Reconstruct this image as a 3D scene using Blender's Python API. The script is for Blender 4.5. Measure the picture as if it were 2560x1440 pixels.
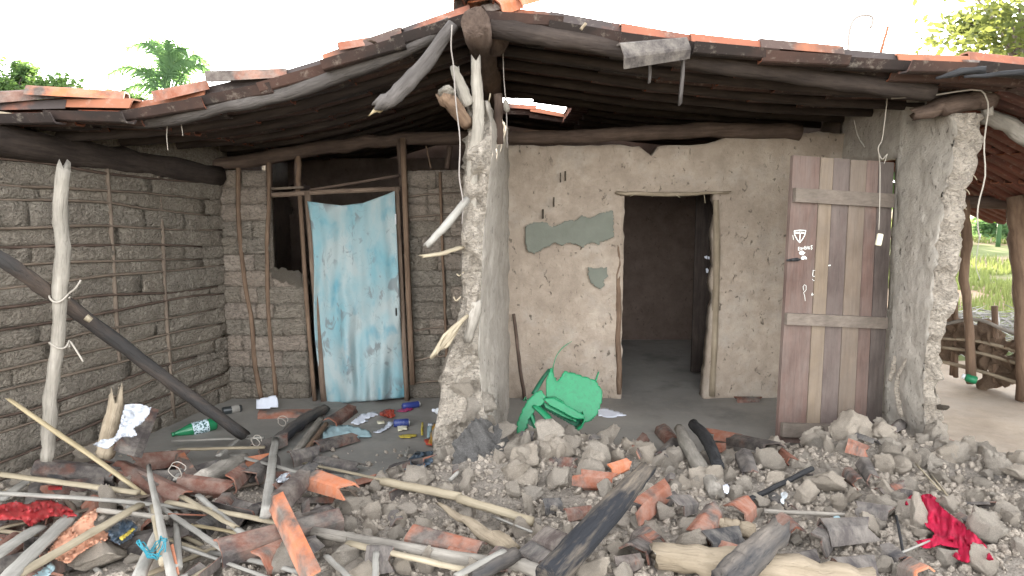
import bpy, bmesh, math, random
import numpy as np
from mathutils import Vector, Matrix, Quaternion, noise as mnoise

for o in list(bpy.data.objects): bpy.data.objects.remove(o)
SC = bpy.context.scene
COL = SC.collection
R = math.radians

# ---------------------------------------------------------------- camera
CAM_H = 1.9
PITCH = R(7.5)
FPX = 2560 * 26 / 36.0
cam_d = bpy.data.cameras.new('camera'); cam_d.sensor_width = 36; cam_d.lens = 26
cam_d.clip_start = 0.05; cam_d.clip_end = 2000
cam = bpy.data.objects.new('camera', cam_d); COL.objects.link(cam)
cam.location = (0, 0, CAM_H); cam.rotation_euler = (R(90) - PITCH, 0, 0)
SC.camera = cam

# ---------------------------------------------------------------- sky, sun, exposure
SUN_EL, SUN_AZ = 10.0, 6.0          # degrees; azimuth from +Y towards +X
wd = bpy.data.worlds.new('World'); SC.world = wd; wd.use_nodes = True
wn = wd.node_tree; wn.nodes.clear()
sky = wn.nodes.new('ShaderNodeTexSky'); sky.sky_type = 'NISHITA'; sky.sun_disc = False
sky.sun_elevation = R(SUN_EL); sky.sun_rotation = R(SUN_AZ)
sky.air_density = 1.0; sky.dust_density = 0.6; sky.ozone_density = 1.0
hs = wn.nodes.new('ShaderNodeHueSaturation'); hs.inputs['Saturation'].default_value = 0.10
bg = wn.nodes.new('ShaderNodeBackground'); bg.inputs[1].default_value = 0.15
wo = wn.nodes.new('ShaderNodeOutputWorld')
wn.links.new(sky.outputs[0], hs.inputs['Color']); wn.links.new(hs.outputs[0], bg.inputs[0]); wn.links.new(bg.outputs[0], wo.inputs[0])
sl = bpy.data.lights.new('sun', 'SUN'); sl.energy = 3.0; sl.angle = R(0.6); sl.color = (1, .86, .66)
sun = bpy.data.objects.new('sun', sl); COL.objects.link(sun)
sd = Vector((math.sin(R(SUN_AZ)) * math.cos(R(SUN_EL)), math.cos(R(SUN_AZ)) * math.cos(R(SUN_EL)), math.sin(R(SUN_EL))))
sun.rotation_euler = sd.to_track_quat('Z', 'Y').to_euler(); sun.location = sd * 60
SC.view_settings.view_transform = 'Standard'; SC.view_settings.look = 'None'
SC.view_settings.gamma = 1.0; SC.view_settings.exposure = 3.5
SC.render.engine = 'CYCLES'
SC.cycles.max_bounces = 6; SC.cycles.diffuse_bounces = 4; SC.cycles.transparent_max_bounces = 8
SC.cycles.use_denoising = True

# ---------------------------------------------------------------- geometry helpers
rng = random.Random(7)
def nz(x, y, z=0.0): return mnoise.noise(Vector((x, y, z)))
def fbm(x, y, z=0.0, o=4):
    s = 0; a = 1; f = 1
    for i in range(o):
        s += a * mnoise.noise(Vector((x * f + i * 7.1, y * f, z * f))); a *= .5; f *= 2.03
    return s
def lerp(a, b, t): return a + (b - a) * t
def sstep(a, b, x):
    t = max(0., min(1., (x - a) / (b - a))); return t * t * (3 - 2 * t)
def ray(px, py):
    x = (px - 1280) / FPX; v = -(py - 720) / FPX
    return Vector((x, v * math.sin(PITCH) + math.cos(PITCH), v * math.cos(PITCH) - math.sin(PITCH)))
def P(px, py, Y):
    """world point at distance Y on the sight line of a point measured in the photograph"""
    d = ray(px, py); t = Y / d.y
    return Vector((d.x * t, Y, CAM_H + d.z * t))
def PZ(px, py, z):
    d = ray(px, py); t = (z - CAM_H) / d.z
    return Vector((d.x * t, d.y * t, z))
def interp(tab, x):
    if x <= tab[0][0]: return tab[0][1]
    for (a, b), (c, d) in zip(tab, tab[1:]):
        if x <= c: return b + (d - b) * (x - a) / (c - a)
    return tab[-1][1]

# rubble mound: height over the cement floor (z = 0)
MX0, MX1, MY0, MY1, MST = -7.0, 8.0, -3.0, 5.5, 0.04
def mound_raw(X, Y):
    edge = interp([(-4, 5.05), (-2.6, 5.05), (-1.6, 4.85), (-.9, 4.62), (-.35, 4.75), (0.1, 5.0), (.9, 5.1), (1.9, 5.15), (2.6, 5.3), (3.2, 5.2), (5, 5.2)], X) + .10 * nz(X * 2.2, 3.3)
    s = sstep(edge, edge - .75, Y)
    h = .20 * s + .08 * sstep(4.3, 3.0, Y)
    h += .16 * math.exp(-((X + .15) / .45) ** 2 - ((Y - 4.35) / .38) ** 2)
    h += .15 * math.exp(-((X - .45) / .5) ** 2 - ((Y - 4.5) / .35) ** 2) + .07 * math.exp(-((X - 1.2) / .5) ** 2 - ((Y - 3.9) / .4) ** 2)
    h += .16 * math.exp(-((X - 2.35) / .5) ** 2 - ((Y - 4.85) / .35) ** 2)
    h -= .10 * s * sstep(-.9, -1.7, X)
    h += s * (.06 * fbm(X * 1.3, Y * 1.3, 5.0, 3) + .02 * fbm(X * 6, Y * 6, 1.0, 3))
    return h - .01 * (1 - s) - .03 * (1 - s) * sstep(edge, edge + .3, Y)
_nx = int((MX1 - MX0) / MST) + 1; _ny = int((MY1 - MY0) / MST) + 1
MH = np.zeros((_nx, _ny))
for i in range(_nx):
    for j in range(_ny):
        MH[i, j] = mound_raw(MX0 + i * MST, MY0 + j * MST)
def Hm(X, Y):
    u = (X - MX0) / MST; v = (Y - MY0) / MST
    if u < 0 or v < 0 or u >= _nx - 1 or v >= _ny - 1: return 0.0
    i = int(u); j = int(v); a = u - i; b = v - j
    h = MH[i, j] * (1 - a) * (1 - b) + MH[i + 1, j] * a * (1 - b) + MH[i, j + 1] * (1 - a) * b + MH[i + 1, j + 1] * a * b
    return max(0.0, h)
def G(px, py, lift=0.0):
    """point where a sight line of the photograph meets the rubble / floor raised by lift"""
    d = ray(px, py); t = 1.6; o = Vector((0, 0, CAM_H)); pt = t
    while t < 14:
        p = o + d * t
        if p.z <= Hm(p.x, p.y) + lift: break
        pt = t; t += .05
    for _ in range(8):
        m = (pt + t) / 2; p = o + d * m
        if p.z <= Hm(p.x, p.y) + lift: t = m
        else: pt = m
    return o + d * t

WL = {}
LABELS = {}
def tag(o, label=None, cat=None, group=None, kind=None):
    if label:
        o['label'] = label
    if cat: o['category'] = cat
    if group: o['group'] = group
    if kind: o['kind'] = kind
    return o
def mesh(name, verts, faces, mats, midx=None, smooth=True):
    me = bpy.data.meshes.new(name)
    me.from_pydata([tuple(v) for v in verts], [], faces)
    for m in (mats if isinstance(mats, (list, tuple)) else [mats]): me.materials.append(m)
    if midx is not None: me.polygons.foreach_set('material_index', midx)
    me.polygons.foreach_set('use_smooth', [smooth] * len(me.polygons))
    me.validate(); me.update()
    return me
def obj(name, verts, faces, mats, parent=None, midx=None, smooth=True, origin=None):
    if origin is None:
        xs = [v[0] for v in verts]; ys = [v[1] for v in verts]; zs = [v[2] for v in verts]
        origin = Vector(((min(xs) + max(xs)) / 2, (min(ys) + max(ys)) / 2, min(zs)))
    vv = [(v[0] - origin[0], v[1] - origin[1], v[2] - origin[2]) for v in verts]
    o = bpy.data.objects.new(name, mesh(name, vv, faces, mats, midx, smooth))
    COL.objects.link(o); put(o, origin, parent); return o
def put(o, loc, parent=None):
    loc = Vector(loc); WL[o.name] = loc
    if parent is not None:
        o.parent = parent
        if parent.rotation_mode == 'QUATERNION':
            o.matrix_parent_inverse = (Matrix.Translation(WL[parent.name]) @ parent.rotation_quaternion.to_matrix().to_4x4()).inverted(); o.location = loc
        else: o.location = loc - WL[parent.name]
    else: o.location = loc
    return o
def inst(name, me, loc, rot, scale, parent=None):
    o = bpy.data.objects.new(name, me); COL.objects.link(o); put(o, loc, parent)
    if isinstance(rot, Quaternion): o.rotation_mode = 'QUATERNION'; o.rotation_quaternion = rot
    else: o.rotation_euler = rot
    o.scale = scale if hasattr(scale, '__len__') else (scale,) * 3
    return o
def empty(name, loc, label=None, cat=None, group=None):
    o = bpy.data.objects.new(name, None); COL.objects.link(o); o.empty_display_size = .1; put(o, loc)
    tag(o, label, cat, group); return o

def catmull(pts, n):
    pts = [Vector(p) for p in pts]
    if len(pts) == 2: return [pts[0].lerp(pts[1], i / n) for i in range(n + 1)]
    q = [pts[0] * 2 - pts[1]] + pts + [pts[-1] * 2 - pts[-2]]
    out = []; m = len(pts) - 1
    for i in range(n + 1):
        t = i / n * m; k = min(int(t), m - 1); t -= k
        a, b, c, d = q[k:k + 4]
        out.append(.5 * ((2 * b) + (c - a) * t + (2 * a - 5 * b + 4 * c - d) * t * t + (3 * b - a - 3 * c + d) * t ** 3))
    return out
def tube(pts, r, n=8, seg=10, rough=0.0, jag=(0, 0), flat=1.0, roll=0.0, seed=0, up=None, hollow=0.0):
    """tapered, knobbly stick; r is a number or a list of radii along the path"""
    path = catmull(pts, seg)
    if rough > .1:
        for i in range(1, seg): path[i] = path[i] + Vector((nz(i * .55, seed * 1.3), nz(i * .55, seed * 1.3 + 40), nz(i * .55, seed + 80))) * ((max(r) if isinstance(r, (list, tuple)) else r) * min(.5, rough * 1.6))
    L = sum((b - a).length for a, b in zip(path, path[1:]))
    rl = r if isinstance(r, (list, tuple)) else [r, r]
    V = []; F = []
    T0 = (path[1] - path[0]).normalized()
    ref = Vector(up) if up else (Vector((0, 0, 1)) if abs(T0.z) < .9 else Vector((1, 0, 0)))
    nrm = (ref - T0 * ref.dot(T0)).normalized()
    for i, p in enumerate(path):
        T = (path[min(i + 1, seg)] - path[max(i - 1, 0)]).normalized()
        nrm = (nrm - T * nrm.dot(T)).normalized(); bi = T.cross(nrm)
        t = i / seg; k = t * (len(rl) - 1); a = min(int(k), len(rl) - 2); rad = lerp(rl[a], rl[a + 1], k - a)
        for j in range(n):
            th = roll + 2 * math.pi * j / n
            c, s = math.cos(th), math.sin(th)
            kn = max(0, nz(seed * 2.1 + c * .9, s * .9, t * L * 6 + seed * 3.3) - .32) * 1.5
            rr = rad * (1 + rough * (nz(seed + c * 1.3 + t * L * 4, s * 1.3, t * L * 7 + seed) + .8 * nz(seed + c * 3, s * 3 + 9, t * L * 19) + kn))
            q = p + nrm * (c * rr * flat) + bi * (s * rr)
            e = jag[0] if i == 0 else (jag[1] if i == seg else 0)
            if e:
                rj = random.Random(seed * 131 + i * 17 + j).random()
                q += T * ((-1 if i == 0 else 1) * e * (rj ** 2) * 1.0)
            V.append(q)
    for i in range(seg):
        for j in range(n):
            F.append((i * n + j, i * n + (j + 1) % n, (i + 1) * n + (j + 1) % n, (i + 1) * n + j))
    for e, b in ((0, 0), (seg, seg * n)):
        T = ((path[1] - path[0]) if e == 0 else (path[seg - 1] - path[seg])).normalized()
        c = sum((V[b + j] for j in range(n)), Vector()) / n + T * ((jag[0] if e == 0 else jag[1]) * .3 + hollow)
        V.append(c); ci = len(V) - 1
        for j in range(n):
            F.append((ci, b + (j + 1) % n, b + j) if e == 0 else (ci, b + j, b + (j + 1) % n))
    return V, F
def merge(parts):
    V = []; F = []; I = []
    for it in parts:
        v, f = it[0], it[1]; m = it[2] if len(it) > 2 else 0
        b = len(V); V += list(v); F += [tuple(k + b for k in q) for q in f]; I += [m] * len(f)
    return V, F, I
def box(c, sx, sy, sz, ax=None):
    V = []
    for z in (-1, 1):
        for x, y in ((-1, -1), (1, -1), (1, 1), (-1, 1)):
            v = Vector((x * sx / 2, y * sy / 2, z * sz / 2)); V.append((ax @ v if ax else v) + Vector(c))
    return V, [(3, 2, 1, 0), (4, 5, 6, 7), (0, 1, 5, 4), (1, 2, 6, 5), (2, 3, 7, 6), (3, 0, 4, 7)]
def lathe(A, B, prof, n=16):
    """prof: (t along A-B, radius)"""
    A = Vector(A); B = Vector(B); T = (B - A); L = T.length; T.normalize()
    u = T.orthogonal().normalized(); w = T.cross(u); V = []; F = []
    for t, r in prof:
        for j in range(n):
            a = 2 * math.pi * j / n; V.append(A + T * (t * L) + (u * math.cos(a) + w * math.sin(a)) * r)
    for i in range(len(prof) - 1):
        for j in range(n): F.append((i * n + j, i * n + (j + 1) % n, (i + 1) * n + (j + 1) % n, (i + 1) * n + j))
    F.append(tuple(range(n - 1, -1, -1))); F.append(tuple(range((len(prof) - 1) * n, len(prof) * n)))
    return V, F
def inpoly(x, y, poly):
    c = False; j = len(poly) - 1
    for i in range(len(poly)):
        xi, yi = poly[i]; xj, yj = poly[j]
        if (yi > y) != (yj > y) and x < (xj - xi) * (y - yi) / (yj - yi) + xi: c = not c
        j = i
    return c
def snap(x, y, poly):
    best = None
    for (ax, ay), (bx, by) in zip(poly, poly[1:] + poly[:1]):
        dx, dy = bx - ax, by - ay; L = dx * dx + dy * dy
        t = 0 if L == 0 else max(0, min(1, ((x - ax) * dx + (y - ay) * dy) / L))
        qx, qy = ax + dx * t, ay + dy * t; d = (qx - x) ** 2 + (qy - y) ** 2
        if best is None or d < best[0]: best = (d, qx, qy)
    return best[1], best[2]
def sheet(name, poly, fn, mat, step=6, thick=.003, parent=None):
    """thin sheet of outline poly; fn maps the outline's plane to a world point"""
    xs = [p[0] for p in poly]; ys = [p[1] for p in poly]
    x0, y0 = min(xs) - step * .5, min(ys) - step * .5
    nx = int((max(xs) - x0) / step) + 2; ny = int((max(ys) - y0) / step) + 2
    idx = {}; V = []; F = []
    for i in range(nx):
        for j in range(ny):
            if inpoly(x0 + (i + .5) * step, y0 + (j + .5) * step, poly):
                f = []
                for a, b in ((i, j), (i, j + 1), (i + 1, j + 1), (i + 1, j)):
                    if (a, b) not in idx:
                        x, y = x0 + a * step, y0 + b * step
                        if not inpoly(x, y, poly) : x, y = snap(x, y, poly)
                        idx[(a, b)] = len(V); V.append(fn(x, y))
                    f.append(idx[(a, b)])
                F.append(tuple(f))
    o = obj(name, V, F, mat, parent)
    m = o.modifiers.new('thickness', 'SOLIDIFY'); m.thickness = thick; m.offset = 0
    return o
def plate(poly, fn, thick, back=Vector((0, 1, 0))):
    V = [fn(x, y) for x, y in poly]; n = len(V)
    V += [v + back * thick for v in V]
    F = [tuple(range(n)), tuple(range(2 * n - 1, n - 1, -1))]
    for i in range(n): F.append((i, i + n, (i + 1) % n + n, (i + 1) % n))
    return V, F
def clod_mesh(name, sub, seed, mat, chop=6, rough=.12):
    r = random.Random(seed); bm = bmesh.new(); bmesh.ops.create_icosphere(bm, subdivisions=sub, radius=1)
    pl = []
    for _ in range(chop + 5):
        n = Vector((r.gauss(0, 1), r.gauss(0, 1), r.gauss(0, 1))).normalized(); pl.append((n, r.uniform(.30, .68)))
    for v in bm.verts:
        d = v.co.copy()
        for n, k in pl:
            e = v.co.dot(n) - k
            if e > 0: v.co -= n * e * .97
        s = seed * 3.7
        a = fbm(d.x * 1.6 + s, d.y * 1.6, d.z * 1.6, 2) * rough * 1.1 + fbm(d.x * 4.5 + s, d.y * 4.5, d.z * 4.5, 4) * rough * .8 - rough * .5 * max(0, .35 - abs(nz(d.x * 2.6 + s, d.y * 2.6, d.z * 3.4))) 
        v.co *= 1 + a
    for v in bm.verts: v.co *= 1.35
    me = bpy.data.meshes.new(name); bm.to_mesh(me); bm.free(); me.materials.append(mat)
    me.polygons.foreach_set('use_smooth', [sub >= 3] * len(me.polygons)); return me

# ---------------------------------------------------------------- materials
class NT:
    def __init__(s, name):
        s.m = bpy.data.materials.new(name); s.m.use_nodes = True; s.t = s.m.node_tree
        s.t.nodes.clear(); s.o = s.n('ShaderNodeOutputMaterial')
        tc = s.n('ShaderNodeTexCoord'); oi = s.n('ShaderNodeObjectInfo')
        va = s.n('ShaderNodeVectorMath'); va.operation = 'MULTIPLY_ADD'
        s.rand = oi.outputs['Random']
        cx = s.n('ShaderNodeCombineXYZ')
        for i in range(3): s.l(s.rand, cx.inputs[i])
        s.l(cx.outputs[0], va.inputs[0]); va.inputs[1].default_value = (37, 53, 71); s.l(tc.outputs['Object'], va.inputs[2])
        s.co = va.outputs[0]; s.loc = tc.outputs['Object']
    def n(s, k): return s.t.nodes.new(k)
    def l(s, a, b): s.t.links.new(a, b)
    def setv(s, sock, v):
        if hasattr(v, 'is_output'): s.l(v, sock)
        elif isinstance(v, (tuple, list)) and len(v) == 3 and sock.type == 'RGBA': sock.default_value = (*v, 1)
        else: sock.default_value = v
    def map(s, sc, vec=None):
        k = s.n('ShaderNodeMapping'); s.l(vec or s.co, k.inputs[0]); k.inputs['Scale'].default_value = sc; return k.outputs[0]
    def noise(s, sc, det=6, rough=.6, vec=None, dist=0.0):
        k = s.n('ShaderNodeTexNoise'); s.l(vec or s.co, k.inputs['Vector']); k.inputs['Scale'].default_value = sc
        k.inputs['Detail'].default_value = det; k.inputs['Roughness'].default_value = rough; k.inputs['Distortion'].default_value = dist
        return k.outputs[0]
    def vor(s, sc, feat='F1', vec=None, rnd=1.0):
        k = s.n('ShaderNodeTexVoronoi'); k.feature = feat; s.l(vec or s.co, k.inputs['Vector']); k.inputs['Scale'].default_value = sc
        k.inputs['Randomness'].default_value = rnd; return k.outputs['Distance']
    def ramp(s, fac, *stops, mode='LINEAR'):
        k = s.n('ShaderNodeValToRGB'); s.setv(k.inputs[0], fac); e = k.color_ramp; e.interpolation = mode
        while len(e.elements) < len(stops): e.elements.new(.5)
        for el, (p, c) in zip(e.elements, stops):
            el.position = p; el.color = (*(c if isinstance(c, (tuple, list)) else (c, c, c)), 1)
        return k.outputs[0]
    def mix(s, fac, a, b, mode='MIX'):
        k = s.n('ShaderNodeMix'); k.data_type = 'RGBA'; k.blend_type = mode
        s.setv(k.inputs[0], fac); s.setv(k.inputs[6], a); s.setv(k.inputs[7], b); return k.outputs[2]
    def math(s, op, a, b=0.0, c=0.0):
        k = s.n('ShaderNodeMath'); k.operation = op; s.setv(k.inputs[0], a); s.setv(k.inputs[1], b); s.setv(k.inputs[2], c); return k.outputs[0]
    def bump(s, h, st=.5, d=.01, nrm=None):
        k = s.n('ShaderNodeBump'); s.l(h, k.inputs['Height']); k.inputs['Strength'].default_value = st; k.inputs['Distance'].default_value = d
        if nrm: s.l(nrm, k.inputs['Normal'])
        return k.outputs[0]
    def bsdf(s, col, rough=.9, nrm=None, spec=.2, trans=None, alpha=None, transl=None, metal=0.0, sheen=0.0):
        k = s.n('ShaderNodeBsdfPrincipled'); s.setv(k.inputs['Base Color'], col); s.setv(k.inputs['Roughness'], rough)
        k.inputs['Specular IOR Level'].default_value = spec; k.inputs['Metallic'].default_value = metal
        if nrm: s.l(nrm, k.inputs['Normal'])
        if trans: k.inputs['Transmission Weight'].default_value = trans
        if alpha is not None: s.setv(k.inputs['Alpha'], alpha)
        out = k.outputs[0]
        if transl:
            tr = s.n('ShaderNodeBsdfTranslucent'); s.setv(tr.inputs[0], transl[1]); mx = s.n('ShaderNodeMixShader')
            mx.inputs[0].default_value = transl[0]; s.l(out, mx.inputs[1]); s.l(tr.outputs[0], mx.inputs[2]); out = mx.outputs[0]
        s.l(out, s.o.inputs[0]); return s.m
MT = {}
def mud(name, light, dark, sc=1.0, bump=.8, straw=.5, soot=None, fine=.012, var=.18):
    t = NT(name)
    a = t.noise(3 * sc, 5, .65); b = t.noise(14 * sc, 5, .72); sp = t.noise(42 * sc, 3, .6)
    c = t.ramp(a, (.3, dark), (.7, light))
    c = t.mix(t.ramp(b, (.35, .55), (.7, 0.0)), c, tuple(x * .55 for x in dark))
    fl = t.noise(60 * sc, 2, .5, t.map((1, 1, 5)))
    c = t.mix(t.math('MULTIPLY', t.ramp(fl, (.66, 0.0), (.72, 1.0)), straw), c, tuple(min(1, x * 1.5) for x in light))
    dk = t.ramp(sp, (.33, 1.0), (.40, 0.0))
    c = t.mix(t.math('MULTIPLY', dk, .65), c, tuple(x * .3 for x in dark))
    c = t.mix(t.math('MULTIPLY', t.rand, var), c, tuple(x * .72 for x in dark))
    r_2 = t.math('FRACT', t.math('MULTIPLY', t.rand, 17.3)); c = t.mix(t.math('MULTIPLY', r_2, var * 1.3), c, (light[0] * .97, light[1] * .90, light[2] * .82))
    if soot:
        so = t.ramp(t.noise(soot[0], 5, .6), (soot[1], 0.0), (soot[1] + .14, 1.0)); c = t.mix(t.math('MULTIPLY', so, .75), c, soot[2])
    rd = t.math('ABSOLUTE', t.math('SUBTRACT', t.noise(16 * sc, 4, .6, t.map((1, 1, 1.7))), .5))
    h = t.math('ADD', t.math('MULTIPLY', t.noise(20 * sc, 6, .75), 1.0), t.math('MULTIPLY', t.ramp(rd, (0.0, 0.0), (.10, 1.0)), .22))
    h = t.math('SUBTRACT', h, t.math('MULTIPLY', dk, .25))
    c = t.mix(t.ramp(rd, (0.0, .55), (.035, 0.0)), c, tuple(x * .4 for x in dark))
    MT[name] = t.bsdf(c, .95, t.bump(h, bump, fine * 4.2), .1); return MT[name]
def wood(name, light, dark, sc=1.0, along=(1, 1, .12), bump=.6, char=None, rough=.85, grime=None):
    t = NT(name); v = t.map(tuple(14 * sc * x for x in along))
    g = t.noise(2.2, 7, .65, v, .4); lo = t.noise(1.5 * sc * 3, 4)
    c = t.ramp(g, (.3, dark), (.68, light)); c = t.mix(t.ramp(lo, (.35, .5), (.65, 0.0)), c, tuple(x * .6 for x in dark))
    c = t.mix(t.math('MULTIPLY', t.rand, .3), c, tuple(x * .7 for x in dark))
    if char:
        k = t.ramp(t.noise(char[0], 6, .65, t.map((1.6, 1.6, .28))), (char[1], 0.0), (char[1] + .2, 1.0)); c = t.mix(k, c, char[2])
    if grime:
        gm = t.ramp(t.noise(2.2, 6, .7, t.map((1.5, 1.5, .5), t.loc)), (.36, 0.0), (.66, 1.0)); c = t.mix(t.math('MULTIPLY', gm, grime[0]), c, grime[1])
    ck = t.ramp(t.noise(3.0, 3, .5, t.map(tuple(18 * sc * x for x in along))), (.40, 0.0), (.47, 1.0))
    h = t.math('ADD', g, t.math('MULTIPLY', ck, .6))
    MT[name] = t.bsdf(c, rough, t.bump(h, bump, .008), .2); return MT[name]
def plain(name, col, rough=.6, spec=.3, var=.25, bump=0.0, bs=40, transl=None, sc=9, dirt=.3, dirtc=(.16, .14, .12), trans=None, metal=0):
    t = NT(name); a = t.noise(sc, 6, .6)
    c = t.mix(t.ramp(a, (.35, var), (.7, 0.0)), col, tuple(x * .55 for x in col))
    c = t.mix(t.math('MULTIPLY', t.ramp(t.noise(sc * 2.3, 8, .7), (.5, 0.0), (.72, 1.0)), dirt), c, dirtc)
    MT[name] = t.bsdf(c, rough, t.bump(t.noise(bs, 5), bump, .006) if bump else None, spec, transl=transl, trans=trans, metal=metal); return MT[name]
# ---- material library (base colours of the things themselves)
mud('mud_light', (.86, .775, .675), (.64, .56, .475), 1.0, .9, .5, fine=.014, var=.34)
mud('mud_end', (.86, .775, .675), (.62, .54, .455), 1.2, 1.0, .7, fine=.02)
mud('mud_dust', (.53, .475, .415), (.31, .275, .24), 2.0, .8, .4, soot=(1.4, .56, (.17, .16, .15)), fine=.012)
mud('mud_crumb', (.72, .64, .555), (.50, .435, .37), 2.0, .8, .4, soot=(1.4, .62, (.2, .19, .18)), fine=.010)
mud('mud_burnt', (.44, .425, .41), (.25, .24, .235), 1.2, 1.0, .2, fine=.02)
mud('mud_wall', (.54, .48, .405), (.385, .335, .28), 1.0, 1.0, .45, fine=.022)
mud('mud_wall_red', (.48, .41, .345), (.335, .28, .235), 1.0, .9, .3, fine=.014)
mud('mud_dark', (.20, .165, .13), (.12, .10, .08), 1.0, .8, .2)
mud('mud_brown', (.46, .33, .235), (.31, .215, .15), 1.0, .9, .2)
wood('wood_grey', (.40, .365, .32), (.20, .18, .155))
wood('wood_pale', (.44, .365, .275), (.25, .20, .14))
wood('wood_bleached', (.42, .385, .335), (.22, .20, .17), 1.0)
wood('wood_brown', (.25, .17, .115), (.13, .085, .06))
wood('wood_frame', (.27, .20, .15), (.15, .105, .08), 1.2)
wood('wood_soot', (.085, .066, .056), (.035, .027, .024))
wood('wood_smoked', (.16, .115, .09), (.075, .052, .042))
wood('wood_char', (.06, .06, .063), (.014, .014, .016), 1.0, rough=.7)
wood('wood_half', (.42, .34, .26), (.2, .16, .12), 1.0, char=(4.0, .33, (.022, .023, .027)))
wood('wood_half_grey', (.24, .205, .175), (.11, .095, .083), 1.0, char=(3.0, .36, (.035, .036, .04)))
wood('wood_scorched', (.22, .165, .13), (.10, .076, .063), 1.0, char=(2.4, .33, (.05, .047, .046)))
wood('wood_smoky', (.15, .135, .128), (.07, .062, .058))
wood('bamboo', (.47, .405, .30), (.30, .25, .175), 1.0, (1, 1, .05), .35, rough=.6)
wood('bamboo_yellow', (.50, .42, .27), (.32, .255, .155), 1.0, (1, 1, .05), .35, rough=.55)
wood('lath_grey', (.42, .40, .365), (.25, .235, .21), 1.0, (1, 1, .06), .4)
wood('lath_brown', (.24, .19, .145), (.13, .10, .08), 1.0, (1, 1, .06), .4)
wood('plank_red', (.18, .11, .09), (.105, .066, .056), 1.2, (1, 1, .07), .4, rough=.75, grime=(.5, (.22, .19, .17)))
wood('plank_ochre', (.245, .185, .13), (.175, .132, .094), 1.2, (1, 1, .05), .4, rough=.75, grime=(.5, (.22, .19, .17)))
wood('plank_tan', (.225, .17, .128), (.16, .122, .093), 1.2, (1, 1, .05), .4, rough=.75, grime=(.5, (.22, .19, .17)))
wood('plank_mauve', (.15, .11, .098), (.092, .068, .062), 1.2, (1, 1, .07), .4, rough=.75, grime=(.5, (.22, .19, .17)))
wood('plank_dark', (.10, .076, .068), (.055, .042, .038), 1.2, (1, 1, .07), .4, rough=.75, grime=(.5, (.22, .19, .17)))
wood('plank_cleat', (.23, .19, .16), (.145, .12, .10), 1.2, (.07, 1, 1), .35)
def clay(name, col, dark, lo, hi, soot):
    t = NT(name); a = t.noise(5, 6, .6)
    c = t.mix(t.ramp(a, (.3, .6), (.7, 0.0)), col, dark)
    s = t.ramp(t.math('ADD', t.noise(2.6, 5, .55), t.math('MULTIPLY', t.math('SUBTRACT', t.rand, .5), .35)), (lo, 0.0), (hi, 1.0))
    c = t.mix(s, c, soot)
    c = t.mix(t.math('MULTIPLY', t.ramp(t.noise(16, 8, .75), (.55, 0.0), (.75, 1.0)), .45), c, (.42, .37, .31))
    MT[name] = t.bsdf(c, .78, t.bump(t.math('ADD', t.noise(70, 6, .7), t.noise(9, 3)), .35, .004), .25)
clay('clay', (.32, .125, .07), (.21, .085, .052), .42, .56, (.085, .058, .05))
clay('clay_orange', (.42, .16, .085), (.30, .115, .064), .48, .62, (.10, .07, .06))
clay('clay_dark', (.30, .11, .065), (.17, .07, .05), .40, .55, (.06, .048, .046))
clay('clay_black', (.11, .085, .078), (.055, .048, .047), .45, .65, (.045, .043, .045))
clay('clay_soot', (.085, .048, .038), (.045, .03, .026), .35, .6, (.03, .023, .021))
clay('clay_red_under', (.15, .055, .037), (.09, .036, .027), .45, .65, (.06, .035, .03))
def debris(name, col, dark, lo, hi, soot, dust=.6):
    t = NT(name); a = t.noise(5, 4, .6); c = t.mix(t.ramp(a, (.3, .6), (.7, 0.0)), col, dark)
    s = t.ramp(t.math('ADD', t.noise(3.4, 5, .6), t.math('MULTIPLY', t.math('SUBTRACT', t.rand, .5), .4)), (lo, 0.0), (hi, 1.0)); c = t.mix(s, c, soot)
    d = t.ramp(t.noise(7, 6, .75), (.40, 0.0), (.68, 1.0)); c = t.mix(t.math('MULTIPLY', d, dust), c, (.40, .36, .31))
    MT[name] = t.bsdf(c, .85, t.bump(t.math('ADD', t.noise(50, 5, .7), t.noise(9, 3)), .4, .008), .25)
debris('deb_orange', (.50, .17, .08), (.38, .125, .062), .58, .70, (.10, .075, .065), .35)
debris('deb_red', (.27, .098, .058), (.175, .07, .047), .42, .54, (.075, .058, .053), .38)
debris('deb_dark', (.16, .07, .05), (.095, .05, .04), .36, .50, (.055, .047, .046), .36)
debris('deb_black', (.10, .085, .08), (.055, .05, .05), .45, .65, (.045, .044, .047), .38)
# plaster of the rear room wall: smooth mud wash with dents, chips and scratches
def plaster(name, light, mid, bump=.5, pits=.7):
    t = NT(name); a = t.noise(1.3, 5, .6); b = t.noise(7, 6, .7)
    c = t.ramp(a, (.34, mid), (.66, light)); c = t.mix(t.ramp(b, (.38, .6), (.66, 0.0)), c, tuple(x * .7 for x in mid)); c = t.mix(t.ramp(t.noise(2.6, 6, .7), (.5, 0.0), (.7, .45)), c, tuple((x * y) ** .5 for x, y in zip(light, mid)) if light[0] < .3 else (.40, .37, .335))
    pm = t.ramp(t.noise(24, 4, .65, t.map((1, 1, .6)), .6), (.33, 1.0), (.38, 0.0))
    pm = t.math('MULTIPLY', pm, t.ramp(t.noise(2.2, 3), (.36, 0.0), (.52, 1.0)))
    sc = t.ramp(t.noise(55, 2, .5, t.map((1.3, 1.3, .28))), (.70, 0.0), (.75, 1.0))
    c = t.mix(t.math('MULTIPLY', pm, pits), c, tuple(x * .35 for x in mid))
    c = t.mix(t.math('MULTIPLY', sc, pits * .8), c, tuple(x * .4 for x in mid))
    h = t.math('SUBTRACT', t.math('ADD', t.noise(9, 8, .68), t.math('MULTIPLY', t.noise(80, 4, .7), .25)), t.math('MULTIPLY', pm, .5))
    MT[name] = t.bsdf(c, .92, t.bump(h, bump, .03), .12)
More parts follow.
